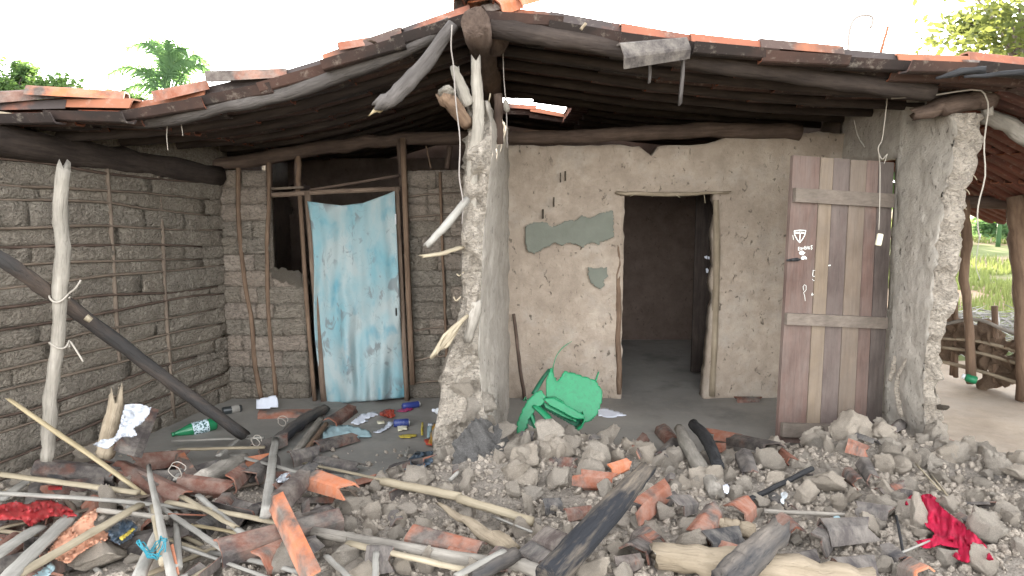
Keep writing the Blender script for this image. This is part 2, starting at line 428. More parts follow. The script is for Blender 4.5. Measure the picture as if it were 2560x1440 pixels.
plaster('plaster', (.48, .40, .325), (.355, .29, .233), .7, .85)
plaster('plaster_grey', (.47, .43, .38), (.36, .325, .285), .8, .8)
plaster('plaster_pillar', (.60, .55, .49), (.44, .40, .35), 1.0, .8)
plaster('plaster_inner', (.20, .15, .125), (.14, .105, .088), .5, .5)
plain('patch_green', (.19, .20, .168), .9, .1, .35, .5, 60, dirt=.15)
def floor_mat():
    t = NT('cement'); a = t.noise(1.1, 7, .6); b = t.noise(9, 9, .75)
    c = t.ramp(a, (.3, (.17, .16, .148)), (.7, (.29, .275, .25))); c = t.mix(t.ramp(b, (.5, 0.0), (.75, .5)), c, (.36, .33, .29))
    c = t.mix(t.ramp(t.noise(2.3, 5, .6), (.54, 0.0), (.7, .7)), c, (.12, .115, .11))
    MT['cement'] = t.bsdf(c, t.ramp(b, (.3, .5), (.7, .8)), t.bump(t.noise(40, 8, .7), .25, .004), .35)
floor_mat()
def ground_mat():
    t = NT('ground'); a = t.noise(.12, 6, .6); b = t.noise(2.5, 9, .7)
    d = t.ramp(b, (.3, (.27, .19, .13)), (.7, (.42, .31, .22))); g = t.ramp(b, (.3, (.09, .115, .04)), (.7, (.17, .20, .075)))
    MT['ground'] = t.bsdf(t.mix(t.ramp(a, (.46, 0.0), (.56, 1.0)), d, g), .95, t.bump(b, .6, .05), .1)
ground_mat()
def yard_mat():
    t = NT('veranda_dirt'); b = t.noise(3, 9, .7)
    c = t.ramp(b, (.3, (.22, .17, .125)), (.7, (.36, .29, .22))); c = t.mix(t.ramp(t.noise(1.1, 4), (.5, 0.0), (.7, .6)), c, (.30, .26, .22))
    MT['veranda_dirt'] = t.bsdf(c, .8, t.bump(t.noise(12, 8, .7), .6, .012), .3)
yard_mat()
def leafm(name, a, b, tr, f=.45):
    t = NT(name); c = t.mix(t.noise(.7, 3), a, b); MT[name] = t.bsdf(c, .6, None, .25, transl=(f, tr))
leafm('leaf_dark', (.035, .075, .03), (.075, .13, .045), (.14, .24, .06))
leafm('leaf_yellow', (.05, .075, .025), (.10, .12, .035), (.20, .23, .06), .45)
leafm('leaf_palm', (.045, .10, .05), (.09, .16, .07), (.16, .28, .10))
leafm('grass_blade', (.11, .15, .045), (.19, .22, .075), (.24, .28, .09))
leafm('leaf_bright', (.22, .40, .05), (.30, .50, .08), (.40, .62, .10))
wood('bark', (.20, .165, .135), (.10, .085, .07), .4)
wood('dry_frond', (.42, .40, .38), (.26, .245, .23), 1.0, (1, 1, .1), .3)
plain('rust', (.30, .13, .075), .8, .2, .5, .3); plain('cable', (.30, .27, .25), .6, .3, .2, dirt=.2); plain('cord_pale', (.38, .345, .30), .9, .1, .3)
plain('plastic_green', (.014, .20, .085), .42, .4, .35, .1, 30, dirt=.6, dirtc=(.02, .09, .05), sc=16); plain('plastic_green_dark', (.008, .10, .052), .5, .4, .3)  # darker green copy paints shade onto the chair's inner faces
plain('plastic_white', (.68, .70, .72), .4, .4, .1, dirt=.15); plain('paper', (.74, .77, .86), .7, .2, .08, dirt=.08)
plain('paper_print', (.62, .66, .74), .7, .2, .25, dirt=.5, dirtc=(.08, .08, .12), sc=22)
plain('bag_red', (.48, .045, .05), .35, .5, .35, .4, 16, transl=(.3, (.75, .08, .08)), dirt=.3); plain('bag_orange', (.55, .09, .05), .3, .5, .3, .3, 30, transl=(.3, (.9, .2, .1)))
plain('cloth_peach', (.68, .36, .24), .95, .05, .3, .3, 120, dirt=.25); plain('cloth_crimson', (.40, .016, .05), .9, .1, .35, .3, 90, dirt=.45, dirtc=(.09, .02, .03), sc=6)
plain('cloth_white', (.46, .48, .52), .9, .1, .15, .8, 40, dirt=.35, dirtc=(.30, .30, .32), sc=12); plain('film_blue', (.36, .50, .54), .25, .5, .2, .3, 30, dirt=.2)
plain('glass_green', (.02, .20, .085), .12, .6, .3, dirt=.1); plain('can_blue', (.03, .05, .22), .28, .6, .25, dirt=.1); plain('can_navy', (.025, .045, .20), .4, .5, .4, dirt=.3, dirtc=(.4, .45, .55), sc=30)
plain('metal', (.55, .55, .56), .35, .5, .1, metal=.7); plain('magenta', (.38, .04, .13), .35, .5, .3); plain('yellow', (.50, .39, .06), .5, .3, .2, dirt=.35, sc=30); plain('amber', (.5, .28, .05), .5, .3, .3)
plain('navy_film', (.045, .07, .10), .35, .5, .5, .4, 20, dirt=.5, dirtc=(.3, .34, .38), sc=20); plain('teal_cord', (.03, .22, .29), .6, .2, .2); plain('char_flat', (.022, .024, .026), .75, .2, .4, .4, 40, dirt=.15)
plain('foil', (.62, .66, .68), .35, .5, .25, .8, 60, metal=.3); plain('ivory', (.72, .68, .52), .45, .4, .1); plain('chalk', (.80, .82, .78), .95, .05, .1, dirt=.1)
plain('red_cap', (.5, .03, .03), .4, .4); plain('dark_bottle', (.035, .04, .042), .3, .5)
def label_mat():
    t = NT('bottle_label'); v = t.ramp(t.noise(75, 2, .5), (.52, 0.0), (.56, 1.0)); MT['bottle_label'] = t.bsdf(t.mix(v, (.62, .74, .80), (.02, .10, .10)), .4, None, .4)
label_mat()
def curtain_mat():
    t = NT('curtain_cloth'); vv = t.map((1, .2, .45), t.loc)
    blue = t.ramp(t.noise(4.6, 4, .5, vv, .6), (.40, 0.0), (.66, 1.0)); deep = t.ramp(t.noise(8, 3, .5, t.map((1, .2, .5), t.loc), .4), (.56, 0.0), (.68, 1.0))
    edge = t.ramp(t.n('ShaderNodeSeparateXYZ').outputs[0], (0, 0), (1, 0))
    sep = t.n('ShaderNodeSeparateXYZ'); t.l(t.loc, sep.inputs[0])
    side = t.ramp(sep.outputs[0], (0.0, 1.0), (.10, .45), (.24, .30), (.36, .9))
    c = t.mix(t.math('MULTIPLY', blue, .8), (.40, .465, .47), (.17, .37, .43)); c = t.mix(t.math('MULTIPLY', deep, .6), c, (.09, .29, .38))
    mo = t.noise(6.5, 2, .5, t.map((1.25, .2, .7), t.loc), 1.2)
    ma = t.math('MAXIMUM', t.ramp(t.math('ABSOLUTE', t.math('SUBTRACT', mo, .5)), (.002, .5), (.012, 0.0)), t.ramp(t.noise(7.5, 3, .6, t.map((1.6, .2, .7), t.loc), .8), (.56, 0.0), (.61, 1.0)))
    mask = t.ramp(t.noise(3.1, 2, .5, t.map((1, .2, .8), t.loc)), (.44, 0.0), (.54, 1.0))
    c = t.mix(t.math('MULTIPLY', t.math('MULTIPLY', ma, mask), .7), c, (.17, .165, .165))
    wv = t.noise(260, 2, .5, t.map((1, .2, .25), t.loc))
    c = t.mix(t.ramp(wv, (.4, .12), (.6, 0.0)), c, (.25, .35, .38))
    c = t.mix(t.ramp(t.noise(2.0, 4), (.5, 0.0), (.75, .35)), c, (.33, .32, .30))
    MT['curtain_cloth'] = t.bsdf(c, .95, t.bump(t.noise(14, 4), .15, .02), .05, transl=(.12, (.3, .5, .55)))
curtain_mat()
M = MT

def stick(name, pts, r, mat, parent=None, **kw):
    """tube whose own z axis runs along it, so that its grain does too"""
    V, F = tube(pts, r, **kw); A = Vector(pts[0]); B = Vector(pts[-1])
    q = (B - A).to_track_quat('Z', 'Y'); qi = q.inverted()
    me = mesh(name, [qi @ (Vector(v) - A) for v in V], F, mat if not isinstance(mat, str) else M[mat])
    o = bpy.data.objects.new(name, me); COL.objects.link(o); put(o, A, parent)
    o.rotation_mode = 'QUATERNION'; o.rotation_quaternion = q
    return o

# ================================================================ SETTING
def grid_obj(name, x0, x1, y0, y1, nx, ny, zf, mat):
    V = [(lerp(x0, x1, i / nx), lerp(y0, y1, j / ny), 0) for i in range(nx + 1) for j in range(ny + 1)]
    V = [(x, y, zf(x, y)) for x, y, _ in V]
    F = [(i * (ny + 1) + j, (i + 1) * (ny + 1) + j, (i + 1) * (ny + 1) + j + 1, i * (ny + 1) + j + 1) for i in range(nx) for j in range(ny)]
    return obj(name, V, F, mat)
g = grid_obj('ground', -400, 400, -200, 600, 80, 80, lambda x, y: -.06, M['ground']); tag(g, 'brown earth and grass ground around the mud house', 'ground', kind='structure')
fl = grid_obj('house_floor', -3.6, 2.98, 3.6, 10.9, 60, 60, lambda x, y: .006 * fbm(x, y, 2, 3) , M['cement']); tag(fl, 'grey cement floor of the roofed rooms', 'floor', kind='structure')
vf = grid_obj('veranda_floor', 2.99, 5.6, 3.6, 8.2, 40, 60, lambda x, y: -.012 + .012 * fbm(x * 1.5, y * 1.5, 4, 3), M['veranda_dirt']); tag(vf, 'beige earth floor of the side veranda', 'floor', kind='structure')
V = []; F = []
for i in range(_nx):
    for j in range(_ny):
        X = MX0 + i * MST; Y = MY0 + j * MST
        fx = sstep(-7, -5.5, X) * sstep(8, 6.5, X) * sstep(-3, -1.5, Y)
        V.append((X, Y, MH[i, j] * fx - .08 * (1 - fx) + .012 * fbm(X * 14, Y * 14, 0, 2) * (1 if MH[i, j] > .02 else 0)))
F = [(i * _ny + j, (i + 1) * _ny + j, (i + 1) * _ny + j + 1, i * _ny + j + 1) for i in range(_nx - 1) for j in range(_ny - 1)
     if max(MH[i, j], MH[i + 1, j], MH[i, j + 1], MH[i + 1, j + 1]) > -.02]
rm = obj('rubble_ground', V, F, M['mud_dust']); tag(rm, 'crumbled grey mud heaped before the broken front', 'ground', kind='structure')

# ---- shape of the roof
VY = 4.58
lt = [(1190, 62), (1000, 128), (850, 178), (700, 230), (520, 268), (350, 305), (150, 305), (0, 312), (-250, 325)]
rt = [(1190, 62), (1300, 68), (1400, 86), (1600, 122), (1800, 148), (2000, 166), (2200, 184), (2400, 196), (2560, 200)]
LT = sorted((P(x, y, VY).x, P(x, y, VY).z) for x, y in lt)
RT = sorted((P(x, y, VY).x, P(x, y, VY).z) for x, y in rt) + [(3.5, 2.40), (4.6, 1.80), (5.2, 1.5)]
RX = P(1190, 48, VY).x
def zroof(X, Y):
    z = interp(LT, X) if X < RX else interp(RT, X)
    return z + .018 * nz(X * 1.2, Y * .8, 4) * sstep(4.6, 5.2, Y) + .02
# ================================================================ THE HOUSE
BY = 6.64                                   # rear wall of the open front rooms
HOUSE = empty('mud_house', (0, 5.5, 0), 'half collapsed mud and stick house with sagging clay tile roof', 'house')
def part(name, loc=(0, 6, 0), label=None, parent=HOUSE):
    o = bpy.data.objects.new(name, None); COL.objects.link(o); o.empty_display_size = .05; put(o, loc, parent); tag(o, label); return o
def slab(us, zs, keep, front, thick, mats, name, parent, top=None):
    """wall of a grid of cells; front(u, z) -> point, thick -> vector to its back; missing cells are openings"""
    V = []; F = []; I = []; idx = {}
    def vid(i, j, b):
        k = (i, j, b)
        if k not in idx:
            p = front(us[i], zs[j]); idx[k] = len(V); V.append(p + thick if b else p)
        return idx[k]
    nu, nz_ = len(us) - 1, len(zs) - 1
    K = [[keep((us[i] + us[i + 1]) / 2, (zs[j] + zs[j + 1]) / 2) for j in range(nz_)] for i in range(nu)]
    g = lambda i, j: 0 <= i < nu and 0 <= j < nz_ and K[i][j]
    for i in range(nu):
        for j in range(nz_):
            if not K[i][j]: continue
            F.append((vid(i, j, 0), vid(i + 1, j, 0), vid(i + 1, j + 1, 0), vid(i, j + 1, 0)))
            F.append((vid(i, j, 1), vid(i, j + 1, 1), vid(i + 1, j + 1, 1), vid(i + 1, j, 1)))
            for di, dj, a, b in ((-1, 0, (0, 1), (0, 0)), (1, 0, (1, 0), (1, 1)), (0, -1, (0, 0), (1, 0)), (0, 1, (1, 1), (0, 1))):
                if not g(i + di, j + dj):
                    F.append((vid(i + a[0], j + a[1], 0), vid(i + a[0], j + a[1], 1), vid(i + b[0], j + b[1], 1), vid(i + b[0], j + b[1], 0)))
    return obj(name, V, F, mats, parent)
def arange(a, b, st): 
    n = max(1, int(round((b - a) / st))); return [lerp(a, b, i / n) for i in range(n + 1)]

# -- mud blocks: clay pressed between studs and laths, each with its own edges
def block(fn, u0, u1, z0f, z1f, depth, seed, mat, parent, gap=.0025):
    nu = max(4, min(16, int((u1 - u0) / .035))); nv = 5; V = []; F = []
    jl, jr = rng.uniform(-.018, .018), rng.uniform(-.018, .018)
    for i in range(nu + 1):
        for j in range(nv + 1):
            a = i / nu; b = j / nv
            u = lerp(u0 + gap + jl * (b - .5), u1 - gap + jr * (b - .5), a)
            z = lerp(z0f(u) + gap, z1f(u) - gap, b)
            e = min(a, 1 - a) * (u1 - u0); f = min(b, 1 - b) * (z1f(u) - z0f(u))
            pr = 1 - .30 * math.exp(-f / .009) - .24 * math.exp(-e / .006)
            d = depth * pr * (1 + .4 * nz(seed * 1.7, 3)) + .020 * fbm(u * 4, z * 6, 3.3, 3) * pr + .016 * nz(u * 15, z * 19, seed) * pr
            if 0 < i < nu: z += .006 * nz(u * 20, z * 20, seed)
            else: u += .012 * nz(z * 25, seed)
            V.append(fn(u, z, d))
    n1 = nv + 1
    F = [(i * n1 + j, (i + 1) * n1 + j, (i + 1) * n1 + j + 1, i * n1 + j + 1) for i in range(nu) for j in range(nv)]
    b = len(V); ring = [i * n1 for i in range(nu + 1)] + [nu * n1 + j for j in range(1, n1)] + [i * n1 + nv for i in range(nu - 1, -1, -1)] + [j for j in range(nv - 1, 0, -1)]
    for k in ring:
        i, j = divmod(k, n1); a = i / nu; c = j / nv; u = lerp(u0 + gap, u1 - gap, a)
        V.append(fn(u, lerp(z0f(u) + gap, z1f(u) - gap, c), -.006))
    m = len(ring)
    for i in range(m): F.append((ring[i], b + i, b + (i + 1) % m, ring[(i + 1) % m]))
    return obj('mud_block', V, F, mat, parent)

# -- left side wall
LA, LB = Vector((-3.45, 3.55, 0)), Vector((-2.60, BY, 0)); LD = (LB - LA); LL = LD.length; LD.normalize(); LN = Vector((LD.y, -LD.x, 0))
def ltop(u): return lerp(2.30, 2.07, u / LL)
def lfn(u, z, d=0.0): return LA + LD * u + LN * (d + .03 * fbm(u * .9, z * .9, 1, 2)) + Vector((0, 0, z))
wl = part('mud_wall', LA, 'side wall of cracked mud courses and laths behind the grey upright stick')
slab(arange(0, LL + .15, .12), arange(-.05, 2.12, .1), lambda u, z: True, lambda u, z: lfn(u, z if z < 1.9 else lerp(1.9, max(1.95, zroof(lfn(u, 2).x - .07, lfn(u, 2).y) - .01), (z - 1.9) / .22), -.012), LN * -.14, M['mud_wall'], 'mud_core', wl)
nco = 17; cz = [0.0]
for k in range(nco): cz.append(cz[-1] + rng.uniform(.75, 1.25))
cz = [c / cz[-1] for c in cz]
def course(k):
    if k == 0: return lambda u: -.02
    if k == nco: return lambda u: ltop(u)
    s = rng.uniform(0, 50); tl = rng.uniform(-.06, .06)
    return lambda u: cz[k] * ltop(u) + .045 * nz(u * .9 + s, s) + tl * (u / LL - .5) + .03 * math.sin(u / LL * 3.1) * (cz[k] - .35)
CF = [course(k) for k in range(nco + 1)]
for k in range(nco):
    u = rng.uniform(-.2, 0)
    while u < LL:
        w = rng.choice([.25, .5, .7, .9, 1.2, 1.6, 2.0]) * rng.uniform(.85, 1.15); e = min(u + w, LL)
        if LL - e < .12: e = LL
        if e > .35 and e - max(u, 0) > .05:
            block(lfn, max(u, .0), e, CF[k], CF[k + 1], .024, rng.uniform(0, 90), M['mud_wall'], wl)
        u = e
    if k:
        a = rng.uniform(.2, .9) if rng.random() < .5 else .3; b = LL - rng.uniform(0, .5)
        pts = [lfn(lerp(a, b, i / 6), CF[k](lerp(a, b, i / 6)) + rng.uniform(-.006, .006), .022 + rng.uniform(-.006, .01)) for i in range(7)]
        stick('lath', pts, [.008, .011, .007], rng.choice(['lath_brown', 'lath_brown', 'wood_smoked']), wl, n=6, seg=18, rough=.25, seed=k)
for px, y0, y1, Y in ((402, 470, 1010, 5.9), (245, 440, 640, 5.4)):
    pts = [lfn(LL * (Y - LA.y) / (LB.y - LA.y) , z, .012) for z in (.05, .8, 1.5, 2.1)]
    stick('stud', pts, [.02, .018, .022], 'lath_brown', wl, n=7, seg=10, rough=.2, seed=px)

# -- rear wall of the left room, with window gap and doorway
def bfn(u, z, d=0.0): return Vector((u, BY - d - .02 * fbm(u, z, 4, 2), z))
xw0, xw1 = P(676, 600, BY).x, P(745, 600, BY).x; xd0, xd1 = P(760, 600, BY).x, P(1010, 600, BY).x
ztopb = P(600, 432, BY).z; zwin0 = P(700, 690, BY).z
wbl = part('mud_wall', (-1.6, BY, 0), 'rear mud wall with studs, gap and curtained doorway')
def sillz(u): return zwin0 - .12 * ((u - xw0) / (xw1 - xw0) - .5) + .06 * nz(u * 9, 2)
def segs(z):
    s = [(-2.62, xw0)]
    if z < zwin0: s = [(-2.62, xd0)]
    return s + [(xd1, -.22)]
slab(sorted(set(arange(-2.64, xw0, .1) + arange(xw0, xd0, .05) + [xd1] + arange(xd1, -.2, .1))), arange(-.03, ztopb, .09),
     lambda u, z: not (xd0 < u < xd1) and not (xw0 < u < xd0 and z > zwin0), lambda u, z: bfn(u, z, -.012), Vector((0, .13, 0)), M['mud_wall_red'], 'mud_core', wbl)
rows = arange(0, ztopb + .02, .148)
for k in range(len(rows) - 1):
    s0 = rng.uniform(0, 50); s1 = s0 + 3.3
    f0 = (lambda kk: (lambda u: rows[kk] + .014 * nz(u * 2.2, kk * 3.1)))(k); f1 = (lambda kk: (lambda u: rows[kk] + .014 * nz(u * 2.2, kk * 3.1)))(k + 1)
    if rows[k + 1] > zwin0 - .02 and rows[k] < zwin0 - .02: pass
    for a, b in segs((rows[k] + rows[k + 1]) / 2 + (.06 if True else 0)):
        u = a
        while u < b - .02:
            e = min(u + rng.choice([.16, .22, .30, .42, .55]), b)
            if b - e < .09: e = b
            block(bfn, u, e, f0, f1, .024, rng.uniform(0, 90), M['mud_wall_red' if rng.random() < .35 or rows[k] > 1.5 else 'mud_wall'], wbl)
            u = e
# jagged sill of the gap
for i in range(7):
    x = lerp(xw0, xd0, (i + .5) / 7); me = clod_mesh('mud_lump', 3, 300 + i, M['mud_wall'])
    inst('mud_lump', me, (x, BY + .02, zwin0 + .02 - .10 * (i / 6) + .03 * rng.random()), (rng.random() * 6, 0, rng.random() * 6), (.05, .06, .05 + .02 * rng.random()), wbl)
for pts, r in (([(596, 400), (598, 560), (612, 700), (628, 800), (640, 930), (655, 1000)], .022), ([(672, 395), (672, 520), (668, 640), (672, 800), (682, 900), (690, 990)], .02),
               ([(748, 385), (745, 480)], .024), ([(1100, 430), (1105, 600), (1112, 760), (1118, 930)], .014), ([(1065, 365), (1078, 420)], .008)):
    stick('stud', [P(x, y, BY - .035) for x, y in pts], [r, r * .9, r * 1.05], 'wood_brown', wbl, n=8, seg=14, rough=.25, seed=int(pts[0][0]))
for y0, y1, a, b in ((545, 535, 1010, 1150), (492, 482, 1012, 1150), (830, 815, 1020, 1130), (960, 952, 1020, 1118), (905, 888, 1024, 1120)):
    stick('lath', [P(a, y0, BY - .03), P((a + b) / 2, (y0 + y1) / 2 - 2, BY - .035), P(b, y1, BY - .03)], [.011, .009], 'lath_brown', wbl, n=6, seg=8, rough=.2, seed=int(y0))

# -- door frame, rails and posts above the left rear wall
df = part('door_frame', P(880, 1000, BY), 'weathered brown wooden frame around the blue curtain')
for pts, w, m in (([(770, 480), (790, 740), (812, 1008)], .034, 'wood_frame'), ([(750, 480), (768, 760), (788, 1010)], .022, 'wood_brown'), ([(992, 470), (1005, 740), (1018, 1000)], .028, 'wood_frame'), ([(1008, 345), (1012, 470), (1020, 700), (1032, 960)], .03, 'wood_brown')):
    stick('jamb', [P(x, y, BY - .09) for x, y in pts], w, m, df, n=4, seg=8, roll=.785, rough=.06, flat=1.5, up=(0, 1, 0), seed=int(w * 999))
stick('lintel', [P(680, 488, BY - .1), P(850, 478, BY - .1), P(1000, 472, BY - .1)], .025, 'wood_frame', df, n=4, seg=8, roll=.785, rough=.05, flat=1.1)
stick('rail', [P(775, 475, BY - .13), P(900, 455, BY - .12), P(1000, 438, BY - .12)], .024, 'wood_smoked', df, n=4, seg=6, roll=.785, flat=.6)
stick('rail', [P(680, 472, BY - .1), P(760, 468, BY - .1)], .022, 'lath_brown', df, n=4, seg=4, roll=.785, flat=.7)
o = obj('hinge', *box(P(989, 548, BY - .16), .012, .012, .09), M['plastic_white'], df)
for pts, r in (([(748, 378), (744, 430), (742, 480)], .03), ([(672, 390), (673, 440), (676, 488)], .026), ([(1000, 345), (1004, 420), (1008, 470)], .034), ([(1125, 365), (1118, 420)], .024)):
    stick('post', [P(x, y, BY - .02) for x, y in pts], r, 'wood_smoked', HOUSE, n=8, seg=6, rough=.2, seed=int(pts[0][0]))
stick('wall_beam', [P(430, 432, BY - .02), P(640, 398, BY - .02), P(860, 362, BY - .02), P(1000, 350, BY), P(1270, 340, BY)], [.05, .06, .055, .058], 'wood_smoked', HOUSE, n=10, seg=20, rough=.18, seed=3)
stick('wall_beam', [P(1240, 345, BY + .02), P(1480, 340, BY), P(1750, 326, BY), P(2000, 330, BY)], [.055, .06, .065, .07], 'wood_smoked', HOUSE, n=10, seg=20, rough=.15, seed=5)

# -- rear wall of the right room (plastered) with the open doorway
xa, xb = P(1556, 740, BY).x, P(1786, 600, BY).x; zt = P(1670, 484, BY).z
def jit(u, z):
    if abs(u - xa) < .02: return .022 * fbm(z * 6, 1.0, 0, 3)
    if abs(u - xb) < .02: return .03 * fbm(z * 5, 7.0, 0, 3) - .05 * sstep(.9, 0, z)
    return 0
ztr = P(1600, 358, BY).z
def rtop(u): return ztr - .02 + .11 * sstep(1.6, 2.1, u) + .025 * fbm(u * 5, 3, 0, 3) - (.10 * math.exp(-((u - P(1625, 360, BY).x) / .05) ** 2))
wbr = part('mud_wall', (1.4, BY, 0), 'smooth plastered mud wall with dark doorway and green grey patches')
us = arange(-.08, xa, .045) + arange(xa, xb, .06)[1:-1] + arange(xb, 3.1, .045); zs = arange(-.03, zt, .055) + arange(zt, ztr, .04)[1:]
slab(us, zs, lambda u, z: not (xa < u < xb and z < zt),
     lambda u, z: Vector((u + jit(u, z), BY - .018 * fbm(u * 1.3, z * 1.3, 8, 3) - .006 * fbm(u * 7, z * 7, 3, 3) - .02 * sstep(xa - .12, xa - .02, u) * sstep(xb + .1, xb, u), z if z < zt + .04 else lerp(zt, rtop(u), (z - zt) / (ztr - zt)))),
     Vector((0, .17, 0)), M['plaster'], 'plaster_face', wbr)
def fray(poly, j):
    out = []
    for (ax, ay), (bx, by) in zip(poly, poly[1:] + poly[:1]):
        n_ = max(1, int(math.hypot(bx - ax, by - ay) / 4))
        for i in range(n_): out.append((lerp(ax, bx, i / n_) + rng.uniform(-j, j), lerp(ay, by, i / n_) + rng.uniform(-j, j)))
    return out
def wallY(px, py): return P(px, py, BY - .034)
for poly in ([(1313, 566), (1330, 556), (1360, 555), (1380, 566), (1400, 562), (1412, 550), (1440, 552), (1455, 538), (1470, 545), (1500, 535), (1532, 524), (1534, 595), (1515, 600), (1495, 612), (1478, 606), (1460, 618), (1440, 612), (1425, 606), (1405, 614), (1388, 608), (1360, 622), (1335, 634), (1318, 628), (1311, 600)],
             [(1470, 668), (1500, 670), (1519, 668), (1519, 692), (1511, 698), (1512, 712), (1498, 723), (1482, 712), (1470, 694)]):
    sheet('plaster_patch', fray(poly, 2.2), wallY, M['patch_green'], 3, .008, wbr)
stick('threshold_lintel', [P(1545, 482, BY - .03), P(1670, 486, BY - .035), P(1820, 481, BY - .03)], [.016, .02, .010], 'wood_pale', wbr, n=6, seg=12, rough=.3, jag=(.03, .05), seed=8)
for x, y, x2, y2 in ((1590, 485, 1575, 491), (1635, 486, 1630, 492), (1690, 487, 1700, 494), (1760, 485, 1763, 508), (1665, 487, 1660, 480)):
    stick('splinter', [P(x, y, BY - .05), P(x2, y2, BY - .06)], .004, 'bamboo', wbr, n=4, seg=2)
stick('jamb', [P(1790, 500, BY - .01), P(1792, 640, BY - .02), P(1788, 800, BY - .02), P(1780, 990, BY - .02)], [.026, .032, .03, .028], 'wood_pale', wbr, n=8, seg=14, rough=.12, seed=12)
stick('jamb', [P(1548, 600, BY), P(1546, 760, BY - .01), P(1548, 985, BY - .01)], [.014, .025, .022], 'wood_brown', wbr, n=8, seg=14, rough=.5, seed=13)
for x, y, w in ((1413, 440, 4), (1401, 444, 3), (1357, 535, 5), (1384, 505, 4)):
    V, F = box(wallY(x, y) + Vector((0, -.004, 0)), w * .0036, .006, .085); obj('gouge', V, F, M['mud_dark'], wbr)

# -- rooms behind: rear outer wall, inner partition, side wall
ZB = 9.35
holes = [(700, 505, 7), (719, 503, 9), (719, 513, 8), (721, 524, 9), (722, 530, 8), (706, 542, 6), (705, 546, 5), (693, 518, 4), (705, 522, 4), (697, 556, 4), (672, 477, 7), (681, 476, 7), (698, 470, 8), (718, 475, 5), (732, 470, 9), (752, 468, 12), (766, 469, 9), (1727, 855, 6)]

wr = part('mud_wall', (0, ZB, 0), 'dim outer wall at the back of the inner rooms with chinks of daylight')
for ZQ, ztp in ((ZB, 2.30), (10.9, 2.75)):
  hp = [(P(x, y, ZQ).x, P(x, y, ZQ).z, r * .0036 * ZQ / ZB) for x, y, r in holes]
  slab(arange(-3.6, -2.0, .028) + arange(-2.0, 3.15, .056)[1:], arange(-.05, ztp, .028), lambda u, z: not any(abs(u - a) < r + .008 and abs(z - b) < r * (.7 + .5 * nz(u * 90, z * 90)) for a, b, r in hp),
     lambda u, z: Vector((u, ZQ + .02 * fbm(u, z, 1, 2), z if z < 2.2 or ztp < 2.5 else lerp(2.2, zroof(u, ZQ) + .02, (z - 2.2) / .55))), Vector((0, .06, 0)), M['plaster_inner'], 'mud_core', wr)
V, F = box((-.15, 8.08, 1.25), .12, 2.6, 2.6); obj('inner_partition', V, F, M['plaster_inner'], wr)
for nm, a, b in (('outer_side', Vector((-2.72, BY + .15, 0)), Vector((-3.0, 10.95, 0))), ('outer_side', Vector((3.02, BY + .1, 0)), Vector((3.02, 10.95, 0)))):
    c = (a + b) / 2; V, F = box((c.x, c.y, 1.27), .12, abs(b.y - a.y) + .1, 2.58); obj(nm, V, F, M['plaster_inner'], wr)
idr = part('inner_door', P(1768, 700, 7.3), 'dark inner door with torn white stickers')
xq = P(1745, 700, 7.4)
V, F = box((xq.x + .11, 7.45, 1.0), .28, .04, 1.9); obj('door_leaf', V, F, M['wood_soot'], idr)
for poly in ([(1761, 641), (1768, 639), (1768, 648), (1762, 645)], [(1769, 641), (1777, 642), (1776, 648), (1770, 648)], [(1765, 672), (1768, 670), (1774, 677), (1774, 682), (1766, 682)], [(1780, 656), (1783, 657), (1783, 674), (1780, 668)]):
    V, F = plate(poly, lambda x, y: P(x, y, 7.42), .004); obj('sticker', V, F, M['paper'], idr, smooth=False)

# -- walls ending in a broken face: a U-shaped shell lofted up the wall
def stub(name, rows, Yb, n_side, n_front, mats, parent, rough, nseed, top_round=.05):
    """rows: (z, xl_front, xr_front, y_front, xl_back, xr_back)"""
    V = []; F = []; I = []
    zs = arange(rows[0][0], rows[-1][0], .028); npt = 2 * n_side + n_front + 1
    for z in zs:
        k = [interp([(r[0], r[c]) for r in rows], z) for c in range(1, 6)]
        xl, xr, yf, bl, br = k; pts = []
        for i in range(n_side): t = i / n_side; pts.append((lerp(bl, xl, t), lerp(Yb, yf, t), -1, 0, rough[0]))
        for i in range(n_front + 1): t = i / n_front; pts.append((lerp(xl, xr, t), yf - .03 * math.sin(t * math.pi), 0, -1, rough[1]))
        for i in range(n_side): t = (i + 1) / n_side; pts.append((lerp(xr, br, t), lerp(yf, Yb, t), 1, 0, rough[2]))
        for x, y, nx, ny, a in pts:
            d = a * (fbm(x * 5 + nseed, y * 5, z * 5, 4) + .5 * fbm(x * 18, y * 18, z * 18 + nseed, 2)) + a * .8 * max(0, nz(x * 11 + nseed, y * 11, z * 11))
            V.append(Vector((x + nx * d, y + ny * d, z + a * .4 * nz(x * 9, y * 9, z * 9 + 4))))
    m = len(zs)
    for i in range(m - 1):
        for j in range(npt - 1):
            F.append((i * npt + j, i * npt + j + 1, (i + 1) * npt + j + 1, (i + 1) * npt + j)); I.append(0 if j < n_side else (1 if j < n_side + n_front else 2))
    b = (m - 1) * npt; h = npt // 2
    for j in range(h):
        F.append((b + j, b + j + 1, b + npt - 2 - j, b + npt - 1 - j) if j + 1 < npt - 2 - j else (b + j, b + j + 1, b + npt - 1 - j)); I.append(1)
    return obj('mud_core', V, F, mats, parent, I)
wp = part('mud_wall', (-.2, 4.6, 0), 'broken end of the partition wall with an embedded post in the middle')
FY = 4.5
def X_(px, py, Y=FY): return P(px, py, Y).x
def Z_(py, Y=FY): return P(1200, py, Y).z
tabL = [(250, 1170), (350, 1172), (450, 1162), (560, 1155), (680, 1157), (760, 1157), (800, 1142), (870, 1128), (920, 1108), (1000, 1100), (1080, 1090), (1240, 1080)]
tabR = [(250, 1212), (300, 1226), (360, 1234), (450, 1222), (600, 1208), (700, 1204), (800, 1198), (900, 1196), (1000, 1206), (1070, 1222), (1240, 1250)]
rws = []
